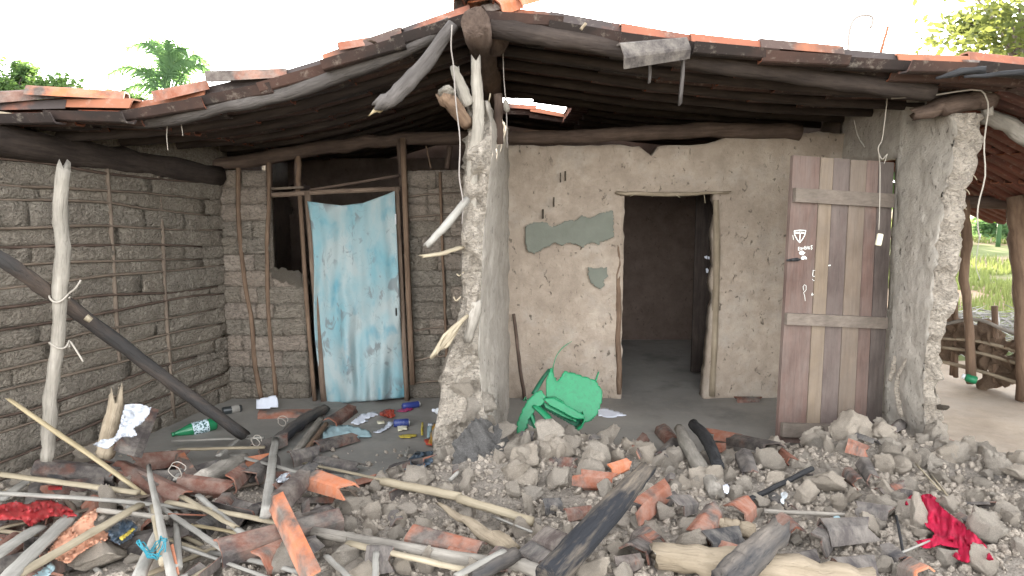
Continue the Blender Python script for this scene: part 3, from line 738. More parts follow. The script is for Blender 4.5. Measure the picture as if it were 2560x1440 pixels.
for py in (1240, 1150, 1080, 1000, 920, 870, 800, 760, 700, 600, 500, 400, 330, 290, 258, 246):
    z = Z_(py); rws.append((z, X_(interp(tabL, py), py), X_(interp(tabR, py), py), FY + .06 * nz(py * .01, 3) - (.12 if py > 1000 else 0) + (.05 if py < 300 else 0), -.25, P(1272, 600, BY).x))
stub('partition', rws, BY + .02, 34, 14, [M['mud_wall'], M['mud_end'], M['plaster_grey']], wp, (.05, .10, .016), 3.0)
for i, (x, y, s) in enumerate(((1185, 1010, .10), (1150, 1050, .12), (1200, 1075, .11), (1160, 960, .07))):
    me = clod_mesh('mud_lump', 4, 500 + i, M['mud_end'], 5, .2); p = P(x, y, FY + .0)
    inst('mud_lump', me, p, (i, i * 2, i * 3), (s, s * .8, s * 1.1), wp)
pt = [(1190, 155), (1194, 250), (1192, 330), (1180, 450), (1184, 560), (1178, 680), (1186, 745)]
stick('post', [P(x, y, FY - .03 + (.03 if y < 300 else .04 if y > 380 else 0)) for x, y in pt], [.03, .036, .036, .034, .03, .03], 'wood_bleached', wp, n=9, seg=22, rough=.2, jag=(.05, .02), seed=21)
stick('post', [P(1190, 755, FY - .05), P(1182, 800, FY - .07), P(1170, 850, FY - .06)], [.036, .034, .03], 'wood_grey', wp, n=8, seg=8, rough=.25, jag=(.02, .05), seed=22)
stick('forked_stub', [P(1137, 172, FY - .02), P(1152, 215, FY - .02), P(1172, 262, FY)], [.028, .034, .04], 'wood_bleached', wp, n=8, seg=8, rough=.2, jag=(.03, 0), seed=23)
stick('forked_stub', [P(1112, 236, FY - .1), P(1135, 268, FY - .05), P(1172, 312, FY + .02)], [.05, .045, .04], 'wood_brown', wp, n=9, seg=8, rough=.3, jag=(.05, 0), seed=24, hollow=.04)
inst('bark_cap', clod_mesh('bark_cap', 3, 41, M['wood_bleached'], 3), P(1112, 230, FY - .11), (0, .4, 0), (.052, .05, .035), wp)
stick('stud_end', [P(1245, 235, 5.0), P(1247, 300, 5.0), P(1248, 360, 5.0)], .03, 'wood_smoked', wp, n=8, seg=6, rough=.2)
stick('stick_end', [P(1168, 498, FY - .05), P(1115, 562, FY - .2), P(1070, 612, FY - .28)], [.022, .024, .02], 'lath_grey', wp, n=8, seg=8, rough=.15, jag=(0, .05), seed=26)
stick('stick_end', [P(1155, 618, FY - .05), P(1110, 632, FY - .2), P(1058, 641, FY - .28)], [.024, .026, .018], 'bamboo', wp, n=8, seg=8, rough=.15, flat=.5, jag=(0, .05), seed=27)
for k in range(7):
    a = P(1170 - k * 3, 788 + k * 4, FY - .08); b = P(1125 - k * 2, 832 + k * 4, FY - .16 - .01 * k); c = P(1082 + 4 * k, 890 - 3 * k, FY - .2)
    stick('rope_strand', [a, b + Vector((rng.uniform(-.02, .02), 0, rng.uniform(-.02, .02))), c], [.006, .011, .004] if k else [.012, .02, .014], 'bamboo', wp, n=5, seg=8, rough=.3, jag=(0, .03), seed=30 + k)
for pp in ([(1160, 680), (1148, 690), (1142, 684)], [(1152, 742), (1140, 752), (1134, 742)]):
    stick('twine_end', [P(x, y, FY - .1) for x, y in pp], .005, 'bamboo', wp, n=5, seg=6)
for x, y, x2, y2 in ((1222, 240, 1226, 234),):
    stick('splinter', [P(x, y + 15, FY), P(x2, y2, FY - .02)], .004, 'bamboo', wp, n=4, seg=2)

# -- right side wall: front pillar, doorway lintel
wpr = part('mud_wall', (2.85, 5.1, 0), 'grey mud pillar with pale broken edge beside the plank door')
PY, PB = 4.95, 5.62
tA = [(285, 2372), (330, 2395), (450, 2368), (600, 2342), (800, 2320), (1000, 2310), (1170, 2330), (1260, 2345)]
tB = [(285, 2452), (330, 2450), (400, 2440), (520, 2402), (640, 2388), (760, 2385), (850, 2352), (950, 2346), (1050, 2356), (1170, 2374), (1260, 2385)]
tC = [(285, 2262), (400, 2243), (500, 2236), (600, 2228), (800, 2217), (1000, 2198), (1260, 2190)]
rws = []
for py in (1255, 1170, 1080, 1000, 900, 800, 700, 600, 500, 420, 350, 310, 285):
    z = P(2300, py, PY).z; rws.append((z, X_(interp(tA, py), py, PY), X_(interp(tB, py), py, PY), PY + .02 * nz(py * .02, 1), X_(interp(tC, py), py, PB) , X_(interp(tC, py), py, PB) + .16))
stub('pillar', rws, PB, 30, 14, [M['plaster_pillar'], M['mud_end'], M['mud_end']], wpr, (.013, .075, .06), 11.0)
stick('door_post', [P(2250, 395, PB - .02), P(2240, 560, PB - .03), P(2228, 800, PB - .03), P(2212, 1040, PB - .03)], .03, 'wood_grey', wpr, n=4, seg=8, roll=.785, rough=.06, seed=40)
zl = P(2180, 402, 6.2).z
V = []; F = []
slab(arange(PB - .05, BY + .1, .08), arange(zl, 2.42, .06), lambda u, z: True, lambda u, z: Vector((2.90 + .03 * (u - PB) + .015 * fbm(u * 3, z * 3, 2, 3), u, z if z < 2.2 else lerp(2.2, zroof(2.95, u) + .0, (z - 2.2) / .22))), Vector((.15, 0, 0)), M['plaster_grey'], 'lintel_panel', wpr)
slab(arange(6.34, BY + .1, .08), arange(-.03, zl, .08), lambda u, z: True, lambda u, z: Vector((2.93 + .015 * fbm(u * 3, z * 3, 2, 3), u, z)), Vector((.15, 0, 0)), M['plaster_grey'], 'corner_panel', wpr)
for pp in ([(2428, 436), (2436, 440), (2442, 450)], [(2412, 472), (2420, 478), (2424, 486)], [(2398, 512), (2408, 516), (2416, 524)]):
    stick('twine_end', [P(x, y, PY - .02) for x, y in pp], .004, 'bamboo', wpr, n=5, seg=5)
for pts in ([(2243, 888), (2240, 920), (2232, 950)], [(2272, 895), (2256, 930), (2248, 975), (2254, 1010), (2262, 1040)]):
    V, F = tube([P(x, y, PY + .36 - .30 * (x - 2225) / 95) + Vector((-.03, -.02, 0)) for x, y in pts], [.008, .02, .014], 6, 10, rough=.4); obj('plaster_drip', V, F, M['mud_end'], wpr)
me = clod_mesh('mud_lump', 4, 61, M['mud_dark'], 5, .2); inst('mud_lump', me, P(2352, 1018, PY - .02), (0, 0, 0), (.045, .04, .022), wpr)
stick('beam_end', [P(2290, 284, PY + .02), P(2380, 262, PY), P(2470, 246, PY + .04)], [.055, .08, .085], 'wood_smoked', wpr, n=12, seg=14, rough=.25, jag=(.05, .03), seed=44, flat=.75)
stick('beam_cap', [P(2440, 222, PY - .02), P(2466, 240, PY), P(2470, 290, PY + .02)], [.02, .05, .04], 'wood_bleached', wpr, n=8, seg=8, rough=.2, seed=45, flat=.5)
# ================================================================ ROOF
ROOF = part('roof', (0, 6.5, 2.3), 'low gabled roof of soot stained clay channel tiles on poles')
TILE_W, TILE_L = .19, .50
def tile_me(name, top, under, edge, brk=0):
    V = []; F = []; I = []
    for t, w, h in ((-.5, .088, .062), (.5, .072, .054)):
        pr = [(-w, 0), (-w * .62, h * .88), (-w * .45, h), (w * .45, h), (w * .62, h * .88), (w, 0)]
        inn = [(-w + .011, 0), (-w * .62 + .008, h * .88 - .012), (-w * .42, h - .011), (w * .42, h - .011), (w * .62 - .008, h * .88 - .012), (w - .011, 0)]
        V += [(t * TILE_L, a, b) for a, b in pr] + [(t * TILE_L, a, b) for a, b in inn]
    if brk:
        rb = random.Random(brk)
        for side in (0, 12):
            if side == 0 and brk % 2: continue
            js = [rb.uniform(-.5, 1) * .10 for _ in range(6)]
            for k in range(6):
                for q in (side + k, side + 6 + k): V[q] = (V[q][0] + (js[k] if side == 0 else -js[k]), V[q][1], V[q][2])
    for k in range(5):
        F.append((k, k + 1, 13 + k, 12 + k)); I.append(0); F.append((6 + k, 18 + k, 19 + k, 7 + k)); I.append(1)
        F.append((k, 6 + k, 7 + k, k + 1)); I.append(2); F.append((12 + k, 13 + k, 19 + k, 18 + k)); I.append(2)
    F.append((0, 12, 18, 6)); I.append(2); F.append((5, 11, 23, 17)); I.append(2)
    return mesh(name, V, F, [M[top], M[under], M[edge]], I, False)
T_COV = [tile_me('tile', a, 'clay_soot', b) for a, b in (('clay', 'clay'), ('clay', 'clay_orange'), ('clay_dark', 'clay'), ('clay_dark', 'clay_dark'), ('clay_dark', 'clay_dark'))]
T_CHA = [tile_me('tile', 'clay_soot', 'clay', 'clay_dark')]
T_RED = [tile_me('tile', 'clay_red_under', 'clay', 'clay_orange')]
_d = ray(1336, 268); _t = 8.0
while CAM_H + _d.z * _t < zroof(_d.x * _t, _d.y * _t) + .02: _t += .01
hole = [(_d.x * _t, _d.y * _t)]
tiles = []
for side in (-1, 1):
    tab = (LT if side < 0 else RT); x = RX + side * .06; lim = -3.95 if side < 0 else 4.9
    row = 0
    while (x > lim) if side < 0 else (x < lim):
        x2 = x + side * .05
        sl = (zroof(x + side * .45, 5) - zroof(x, 5)) / .45; dx = .42 / math.sqrt(1 + sl * sl)
        xm = x + side * dx / 2; ang = math.atan2(zroof(x + side * dx, 6) - zroof(x, 6), dx)
        y0 = VY + rng.uniform(-.06, .06); nC = 34
        if side > 0 and xm > 3.3: nC = 19
        for c in range(nC):
            for cov in (0, 1):
                Y = y0 + c * .185 + (.0925 if cov else 0) - .05
                if Y > 11: continue
                if any(abs(xm - hx) < .22 and -.8 < Y - hy < .65 for hx, hy in hole): continue
                z = zroof(xm, Y) + (.036 if cov else .024) + (rng.uniform(-.004, .006)) + (.02 if c == 0 else 0) * rng.random()
                tiles.append((c, cov, Vector((xm, Y, z)), side, ang, row))
        x += side * dx; row += 1
tiles.sort(key=lambda t: (t[0], -t[1]))
bulk = []
def tile_mx(side, ang, cov, yaw=0, rollx=0):
    ax = Vector((side * math.cos(ang), 0, math.sin(ang)))         # runs down the slope
    up = Vector((-side * math.sin(ang), 0, math.cos(ang)))
    if not cov: up = -up
    ax.rotate(Matrix.Rotation(yaw, 3, 'Z')); y = up.cross(ax).normalized(); up = ax.cross(y).normalized()
    return Matrix((ax, y, up)).transposed()
for n, (c, cov, p, side, ang, row) in enumerate(tiles):
    tlt = rng.uniform(.02, .05); yaw = rng.uniform(-.03, .03)
    if c == 0: yaw = rng.uniform(-.10, .10)
    R3 = tile_mx(side, ang + tlt * .6, cov, yaw)
    me = rng.choice(T_COV) if cov else rng.choice(T_CHA if p.x < 3.3 else T_RED)
    if n < 290: inst('tile', me, p, R3.to_quaternion(), 1, ROOF)
    else: bulk.append((me, p, R3))
def join_inst(name, items, parent, scales=None):
    V = []; F = []; I = []; mats = []; base = 0; cache = {}
    for me, p, R3 in items:
        if me.name not in cache:
            vs = np.empty(len(me.vertices) * 3); me.vertices.foreach_get('co', vs)
            cache[me.name] = (vs.reshape(-1, 3), [tuple(q.vertices) for q in me.polygons], [q.material_index for q in me.polygons], list(me.materials))
        vs, fs, ii, ms = cache[me.name]
        w = vs @ np.array(R3).T + np.array(p); V.append(w)
        mm = []
        for m in ms:
            if m not in mats: mats.append(m)
            mm.append(mats.index(m))
        F += [tuple(k + base for k in f) for f in fs]; I += [mm[k] for k in ii]; base += len(vs)
    return obj(name, np.concatenate(V).tolist(), F, mats, parent, I, False)
tag(join_inst('tiles', bulk, ROOF), kind='stuff')
# ridge tiles
for k in range(9):
    Y = VY + .12 + k * .5
    inst('tile', rng.choice(T_COV), (RX + rng.uniform(-.02, .02), Y, zroof(RX, Y) + .10), Matrix(((0, 1, 0), (1, 0, 0), (0, 0, -1))).to_quaternion() @ Quaternion((1, 0, 0), math.pi), 1.1, ROOF)
# purlins, rafters, laths under the tiles
stick('ridge_pole', [P(1188, 58, 4.30), (RX + .02, 6.5, zroof(RX, 6) - .10), (RX, 10.8, zroof(RX, 9) - .12)], [.085, .09, .10], 'wood_smoked', ROOF, n=16, seg=14, rough=.13, jag=(.04, 0), seed=51, hollow=.02)
stick('ridge_prop', [P(1235, 62, 4.62), P(1240, 100, 4.75), P(1235, 120, 5.0)], [.06, .075, .06], 'wood_smoked', ROOF, n=10, seg=8, rough=.15, seed=52)
stick('front_rafter', [P(1125, 62, 4.52), P(1000, 125, 4.54), P(850, 185, 4.56), P(700, 236, 4.58), P(560, 262, 4.6), P(440, 290, 4.64), P(345, 302, 4.72)], [.045, .05, .05, .055, .05], 'wood_smoky', ROOF, n=10, seg=26, rough=.14, seed=53)
stick('front_rafter', [P(1225, 70, 4.55), P(1400, 95, 4.55), P(1700, 145, 4.62), P(1950, 180, 4.68), P(2150, 208, 4.72), P(2330, 228, 4.78)], [.06, .06, .062, .06, .055], 'wood_soot', ROOF, n=10, seg=26, rough=.16, seed=54)
stick('wall_plate', [P(-260, 310, 3.9), P(0, 352, 4.58), P(280, 398, 5.5), P(545, 440, 6.6)], [.10, .10, .095, .09], 'wood_soot', ROOF, n=10, seg=20, rough=.15, seed=55)
stick('broken_rafter', [P(1133, 62, 4.40), P(1070, 150, 4.33), P(1000, 228, 4.28), P(955, 262, 4.25)], [.036, .042, .047, .04], 'wood_smoky', ROOF, n=10, seg=18, rough=.14, jag=(0, .06), seed=56)['label'] = 'snapped pole dangling from the ridge with a splintered pale end'
stick('splintered_end', [P(962, 258, 4.25), P(945, 272, 4.24), P(926, 286, 4.22)], [.026, .018, .004], 'bamboo_yellow', ROOF, n=6, seg=6, rough=.4, jag=(0, .02), seed=57)
k = 0
for Y in np.arange(5.05, 10.8, .55):
    for side in (-1, 1):
        xs = [RX + side * t for t in ((.05, .8, 1.6, 2.4, 3.1) if side < 0 else (.05 if not -1.1 < Y - hole[0][1] < .7 else 1.0, 1.2, 1.6, 2.4, 3.25))]
        stick('rafter', [(x, Y + rng.uniform(-.03, .03), zroof(x, Y) - .055) for x in xs], [.035, .038, .04], 'wood_soot', ROOF, n=7, seg=10, rough=.12, seed=60 + k); k += 1
for side in (-1, 1):
    x = RX + side * .25
    while abs(x - RX) < (3.5 if side < 0 else 4.4):
        Y1 = 10.8 if x < 3.3 else 8.1
        if abs(x - hole[0][0]) > .25: stick('roof_lath', [(x, VY + .12, zroof(x, 4.8) - .005), (x, 6.8, zroof(x, 6.8) - .005), (x, Y1, zroof(x, Y1) - .005)], .016, 'wood_soot', ROOF, n=4, seg=6, roll=.785, flat=.6)
        x += side * .42
# loose tile and hanging battens at the verge, splinters on the roof
def tile_between(name, A, B, roll=0.0, me=None, parent=None, wide=1.0, upv=(0, 0, 1)):
    A = Vector(A); B = Vector(B); ax = (B - A); L = ax.length; ax.normalize()
    up = Vector(upv); up = (up - ax * up.dot(ax)).normalized(); up.rotate(Quaternion(ax, roll)); y = up.cross(ax).normalized()
    R3 = Matrix((ax, y, up)).transposed()
    return inst(name, me, (A + B) / 2, R3.to_quaternion(), (L / TILE_L, wide, wide), parent)
D_TILES = {}
for nm, a, b, c in (('red', 'deb_red', 'deb_dark', 'deb_red'), ('orange', 'deb_orange', 'deb_red', 'deb_orange'), ('dark', 'deb_dark', 'deb_black', 'deb_red'), ('black', 'deb_black', 'deb_black', 'deb_dark')):
    D_TILES[nm] = tile_me('tile_' + nm, a, b, c)
    for bk in (1, 2, 3, 4): D_TILES[nm + str(bk)] = tile_me('broken_tile_' + nm, a, b, c, bk)
tile_between('loose_tile', P(1550, 142, 4.36), P(1716, 122, 4.42), R(60), D_TILES['dark'], ROOF, 1.0)['label'] = 'grey smoked tile slipping out over the front edge'
stick('batten_end', [P(1624, 150, 4.5), P(1625, 180, 4.5), P(1623, 206, 4.5)], .02, 'wood_smoky', ROOF, n=4, seg=5, roll=.785, flat=.5, rough=.1, jag=(0, .02))
stick('batten_end', [P(1708, 120, 4.45), P(1706, 190, 4.46), P(1700, 257, 4.48)], .024, 'wood_smoky', ROOF, n=4, seg=6, roll=.785, flat=.5, rough=.1, jag=(0, .02))
stick('splinter', [P(920, 100, 4.42), P(945, 112, 4.5), P(972, 118, 4.6)], .018, 'wood_smoked', ROOF, n=4, seg=5, rough=.3, flat=.4)
stick('splinter', [P(845, 143, 4.45), P(950, 110, 4.47), P(1055, 83, 4.5)], .008, 'wood_pale', ROOF, n=4, seg=5, rough=.3)
for pts in ([(0, 282), (60, 292), (105, 300)], [(1465, 58), (1458, 66), (1452, 74)]):
    stick('splinter', [P(x, y, 4.45) for x, y in pts], .010, 'wood_pale', ROOF, n=5, seg=5, rough=.2)
stick('charred_stick', [P(2340, 196, 4.4), P(2400, 180, 4.38), P(2462, 174, 4.36)], [.008, .022, .02], 'wood_char', ROOF, n=7, seg=8, rough=.3, jag=(0, .03))
stick('charred_stick', [P(2410, 192, 4.36), P(2490, 186, 4.34), P(2580, 180, 4.32)], [.008, .015, .02], 'wood_char', ROOF, n=7, seg=8, rough=.3)
for (a, b, y1, y2, nm) in ((75, 318, 242, 253, 'orange'), (520, 720, 205, 194, 'red'), (390, 525, 254, 222, 'red'), (-40, 190, 258, 240, 'dark'), (850, 1010, 136, 106, 'red'), (2400, 2600, 176, 184, 'red')):
    tile_between('tile', P(a, y1, VY - .04), P(b, y2, VY + .05), rng.uniform(-.2, .2), D_TILES[nm], ROOF)
# ridge rubble against the sky
for x, y, s in ((1172, 14, .05), (1205, 22, .05), (1270, 14, .05), (1320, 6, .06), (1235, 30, .04)):
    tile_between('tile_shard', P(x - 28, y + 10, 4.6), P(x + 26, y - 4, 4.66), rng.uniform(-1, 1), D_TILES['orange'], ROOF, .9)
stick('pole_stub', [P(1270, 22, 4.7), P(1282, -14, 4.72)], [.03, .035], 'wood_smoked', ROOF, n=8, seg=4)
# veranda poles and roof
for pts, r in (([(2412, 500), (2416, 600), (2410, 700), (2420, 770), (2428, 950)], .045), ([(2538, 490), (2545, 620), (2555, 780), (2562, 1000)], .07)):
    Yp = 6.95 if r < .05 else 6.55
    stick('veranda_post', [P(x, y, Yp) for x, y in pts], [r, r * 1.05, r * .9, r * .8, r], 'wood_brown' , HOUSE, n=10, seg=18, rough=.2, seed=int(r * 1000))
stick('veranda_beam', [P(2360, 506, 7.05), P(2450, 505, 7.0), P(2680, 515, 6.8)], .06, 'wood_smoked', HOUSE, n=8, seg=6, rough=.1)
stick('veranda_beam', [P(2455, 285, 5.2), P(2520, 315, 5.15), P(2620, 372, 5.1)], [.05, .06, .065], 'wood_bleached', HOUSE, n=10, seg=10, rough=.2, seed=72)

# ================================================================ PLANK DOOR
TL, TR, BL, BR = P(1980, 388, 5.2), P(2232, 405, 5.5), P(1940, 1105, 5.2), P(2198, 1112, 5.5)
dn = (TR - TL).cross(BL - TL).normalized()
if dn.y > 0: dn = -dn
def DP(u, v, off=0.0): return TL.lerp(TR, u).lerp(BL.lerp(BR, u), v) + dn * off
door = part('door', (BL + BR) / 2, 'open reddish plank door with pale stripes, cleats and chalk marks')
fr = [0, .26, .39, .555, .72, .845, 1.0]
for k, m in enumerate(['plank_red', 'plank_ochre', 'plank_mauve', 'plank_tan', 'plank_red', 'plank_dark']):
    a, b = fr[k] + .003, fr[k + 1] - .003; V = []
    for o_ in (.012 + .003 * (k % 2), -.018):
        for v in np.linspace(0.0 + rng.uniform(0, .004), 1, 9):
            V += [DP(a, v, o_), DP(b, v, o_)]
    F = []
    for s in (0, 18):
        for i in range(8): q = (s + 2 * i, s + 2 * i + 1, s + 2 * i + 3, s + 2 * i + 2); F.append(q[::-1] if s == 0 else q)
    for i in range(8): F.append((2 * i, 2 * i + 2, 20 + 2 * i, 18 + 2 * i)); F.append((2 * i + 1, 19 + 2 * i, 21 + 2 * i, 2 * i + 3))
    F.append((0, 18, 19, 1)); F.append((16, 17, 35, 34))
    obj('plank', V, F, M[m], door, smooth=False)
for v0, v1, u0, u1 in ((.108, .155, .015, .985), (.535, .575, 0.0, .98), (.925, .975, .02, .99)):
    V = [DP(u, v, o_) for o_ in (.016, .045) for u, v in ((u0, v0), (u1, v0), (u1, v1), (u0, v1))]
    obj('cleat', V, [(0, 1, 2, 3), (7, 6, 5, 4), (0, 4, 5, 1), (1, 5, 6, 2), (2, 6, 7, 3), (3, 7, 4, 0)], M['plank_cleat'], door, smooth=False)
def dpx(x, y, off=.0165):
    """place a point of the door's face, from the photograph, on the door plane"""
    d = ray(x, y); o = Vector((0, 0, CAM_H)); q = DP(0, 0, off); t = (q - o).dot(dn) / d.dot(dn); return o + d * t
def stroke(poly, w, name='chalk_writing', mat='chalk', off=.0165):
    V = []; F = []
    for i, (x, y) in enumerate(poly):
        a = poly[max(i - 1, 0)]; b = poly[min(i + 1, len(poly) - 1)]; dx, dy = b[0] - a[0], b[1] - a[1]; L = math.hypot(dx, dy) or 1
        nx, ny = -dy / L * w / 2, dx / L * w / 2; V += [dpx(x + nx, y + ny, off), dpx(x - nx, y - ny, off)]
    for i in range(len(poly) - 1): F.append((2 * i, 2 * i + 1, 2 * i + 3, 2 * i + 2))
    return V, F
def cw(name, label, parts, mat='chalk'):
    V, F, _ = merge(parts); o = obj(name, V, F, M[mat], door, smooth=False); o['label'] = label; return o
def c2p(cx, cy): return (1960 + cx / 6.86, 560 + cy / 6.86)
def S(w, *pts): return stroke([c2p(*p) for p in pts], w)
cw('chalk_emblem', 'white chalk shield with a crossbar of letters and a vertical stroke', [
    S(1.9, (172, 118), (270, 105), (378, 112)), S(1.7, (172, 162), (270, 158), (366, 158)), S(2.0, (175, 115), (185, 190), (225, 265), (268, 322)), S(2.0, (374, 112), (355, 195), (315, 265), (268, 322)), S(2.4, (278, 160), (268, 312)),
    S(1.2, (195, 128), (195, 150)), S(1.2, (212, 150), (222, 128), (222, 150)), S(1.2, (240, 130), (238, 150), (252, 140)), S(1.2, (262, 128), (276, 130), (262, 150)), S(1.2, (290, 130), (298, 150), (308, 130)), S(1.2, (325, 132), (325, 150), (345, 146))])
cw('chalk_writing', 'smudged white chalk capitals under the shield', [
    S(1.6, (268, 395), (248, 400), (248, 455), (272, 445)), S(1.6, (250, 425), (268, 420)), S(1.5, (285, 400), (300, 440)), S(1.5, (302, 405), (285, 440)), S(1.6, (315, 435), (322, 400), (335, 430), (345, 395)), S(1.6, (372, 380), (356, 385), (358, 438), (378, 432)), S(1.6, (358, 410), (374, 405)),
    S(1.6, (385, 432), (388, 385), (408, 428), (410, 380)), S(1.6, (440, 385), (420, 400), (425, 432), (445, 425), (440, 405)), S(1.6, (485, 370), (462, 380), (470, 400), (486, 415), (465, 440)), S(1.6, (460, 372), (490, 372))])
cw('chalk_blot', 'two white chalk blots above the latch', [plate([c2p(*p) for p in q], lambda x, y: dpx(x, y), .0015, dn * -1) for q in ([(258, 490), (285, 462), (320, 458), (345, 480), (370, 492), (345, 510), (330, 532), (290, 530), (265, 515)], [(295, 575), (320, 552), (360, 548), (385, 570), (392, 605), (345, 600), (335, 612), (298, 605)])])
cw('chalk_writing', 'thin chalk letter E scrawled on the ochre plank', [S(1.5, (590, 795), (500, 795), (492, 880)), S(1.5, (490, 885), (510, 900), (545, 890)), S(1.2, (485, 945), (510, 972), (550, 970)), S(1.0, (600, 825), (602, 860)), S(1.0, (612, 800), (630, 805))])
cw('chalk_writing', 'looped chalk squiggle low on the ochre plank', [S(1.3, (470, 1220), (485, 1180), (500, 1215), (475, 1222)), S(1.3, (490, 1205), (545, 1225)), S(1.3, (570, 1245), (600, 1215), (620, 1245)), S(1.2, (600, 1200), (605, 1220))])
cw('chalk_writing', 'faint chalk loop like a letter P on the red plank', [S(1.0, (335, 1140), (328, 1070), (350, 1040), (380, 1060), (380, 1130), (335, 1180), (355, 1230), (365, 1320))])
cw('chalk_fleck', 'tiny chalk flecks on the dark plank', [S(2.4, (760, 715), (800, 705)), S(1.5, (735, 825), (740, 850)), S(1.4, (695, 1005), (715, 1008)), S(1.2, (150, 190), (163, 270))])
lat = [plate([c2p(*p) for p in ((62, 610), (240, 580), (300, 610), (240, 640), (62, 640))], lambda x, y: dpx(x, y, .03), .014, dn * -1)]
V, F, _ = merge(lat); obj('latch', V, F, M['wood_char'], door)
# ---- wires
def wire(pts, r, mat, label=None, parent=HOUSE, name='wire', seg=24):
    o = stick(name, pts, r, mat, parent, n=6, seg=seg, rough=.15)
    if label: o['label'] = label
    return o
wire([P(1130, 62, 4.3), P(1128, 120, 4.32), P(1134, 168, 4.35), P(1140, 260, 4.36), P(1150, 350, 4.36), P(1148, 440, 4.38), P(1157, 500, 4.4), P(1155, 560, 4.4)], .004, 'cable', 'thin cord hanging from the ridge past the broken post')
w2 = wire([P(1257, 120, 4.9), P(1260, 200, 4.9), P(1266, 275, 4.9), P(1268, 370, 4.92)], .0035, 'cable', 'cord with a lamp holder hanging right of the post')
V, F = lathe(P(1263, 248, 4.88), P(1268, 280, 4.88), [(0, .006), (.25, .018), (.8, .022), (1, .01)], 10); obj('lamp_holder', V, F, M['wood_bleached'], w2)
w3 = wire([P(2218, 246, 5.0), P(2212, 300, 5.05), P(2205, 350, 5.1), P(2196, 370, 5.15), P(2200, 420, 5.2), P(2199, 520, 5.2), P(2197, 575, 5.2)], .0035, 'cord_pale', 'pale cord with a rocker switch hanging before the door')
o = obj('rocker_switch', *box(P(2198, 599, 5.19), .04, .028, .085, Matrix.Rotation(R(8), 3, 'Y')), M['ivory'], w3); b_ = o.modifiers.new('round', 'BEVEL'); b_.width = .008; b_.segments = 2
wire([P(2205, 352, 5.1), P(2195, 372, 5.08), P(2205, 398, 5.1), P(2218, 385, 5.1), P(2210, 410, 5.12)], .0028, 'cord_pale')
wire([P(2135, 300, 5.6), P(2145, 340, 5.6), P(2162, 368, 5.6)], .0025, 'cord_pale')
wire([P(2228, 246, 4.86), P(2330, 238, 4.84), P(2440, 224, 4.82), P(2466, 245, 4.8), P(2470, 280, 4.84), P(2460, 360, 4.86), P(2463, 440, 4.86), P(2446, 510, 4.86), P(2444, 560, 4.88), P(2450, 600, 4.88)], .005, 'cord_pale', 'pale cord tied across the pillar top and hanging down beside it')
wire([P(2448, 595, 4.88), P(2440, 660, 4.9), P(2450, 700, 4.9)], .0025, 'cable')
for a in ([(418, 315), (417, 345), (420, 376)], [(450, 300), (455, 322), (457, 340)]): wire([P(x, y, 4.7) for x, y in a], .0025, 'cord_pale')
ant = empty('roof_aerial', P(2120, 148, 4.9), 'thin grey wire hook curling up against the sky on the roof', 'aerial')
stick('bent_rod', [P(2119, 160, 4.9), P(2122, 90, 4.9), P(2134, 50, 4.9), P(2160, 38, 4.9), P(2180, 42, 4.9), P(2182, 56, 4.9), P(2176, 70, 4.9)], .009, 'cable', ant, n=6, seg=24)
rp = empty('rusty_rod', P(2200, 150, 4.9), 'rusty brown rod standing askew on the roof edge', 'rod')
stick('rod', [P(2198, 162, 4.9), P(2208, 110, 4.9), P(2220, 66, 4.9)], .010, 'rust', rp, n=7, seg=8, rough=.4)

# ================================================================ CURTAIN
top = [(768, 503), (800, 508), (850, 514), (905, 508), (950, 492), (986, 478)]
bot = [(808, 1008), (860, 1007), (930, 1002), (1010, 994)]
def cpt(u, v):
    tx = lerp(768, 986, u); ty = interp(top, tx); bx = lerp(806, 1012, u); by = interp(bot, bx)
    x = lerp(tx, bx, v) + 5 * math.sin(v * 7 + u * 3) * (1 - u) * 1.2; y = lerp(ty, by, v)
    f = .022 * math.sin(u * 31 + 5 * v + 2 * nz(u * 4, v * 2, 3)) * (.4 + .6 * v) + .045 * math.sin(u * 14 + 4 * v + 1.5 * nz(u * 3, v * 3)) * (.35 + .65 * v) + .035 * fbm(u * 3 - v * 1.3, v * 1.4, 3, 3)
    f += .03 * math.exp(-((u - .78 + .25 * v) / .07) ** 2) + .02 * math.exp(-((u - .1 - .35 * v * v) / .05) ** 2)
    return P(x, y, BY - .15 - f)
nu, nv = 50, 80
V = [cpt(i / nu, j / nv) for i in range(nu + 1) for j in range(nv + 1)]
F = [(i * (nv + 1) + j, i * (nv + 1) + j + 1, (i + 1) * (nv + 1) + j + 1, (i + 1) * (nv + 1) + j) for i in range(nu) for j in range(nv) if not (i == 47 and 45 <= j <= 47)]
cu = obj('curtain', V, F, M['curtain_cloth']); tag(cu, 'pale blue batik cloth hung across the left doorway', 'curtain')
m_ = cu.modifiers.new('thickness', 'SOLIDIFY'); m_.thickness = .002
# ================================================================ LOOSE THINGS ON THE FLOOR AND RUBBLE
def pole(name, pts, r, mat, label, cat, lifts=None, group=None, **kw):
    """pts: photograph points resting on the rubble at the given heights above it"""
    lifts = lifts or [r if not isinstance(r, (list, tuple)) else max(r)] * len(pts)
    o = stick(name, [G(x, y, l) for (x, y), l in zip(pts, lifts)], r, mat, **kw); tag(o, label, cat, group); return o
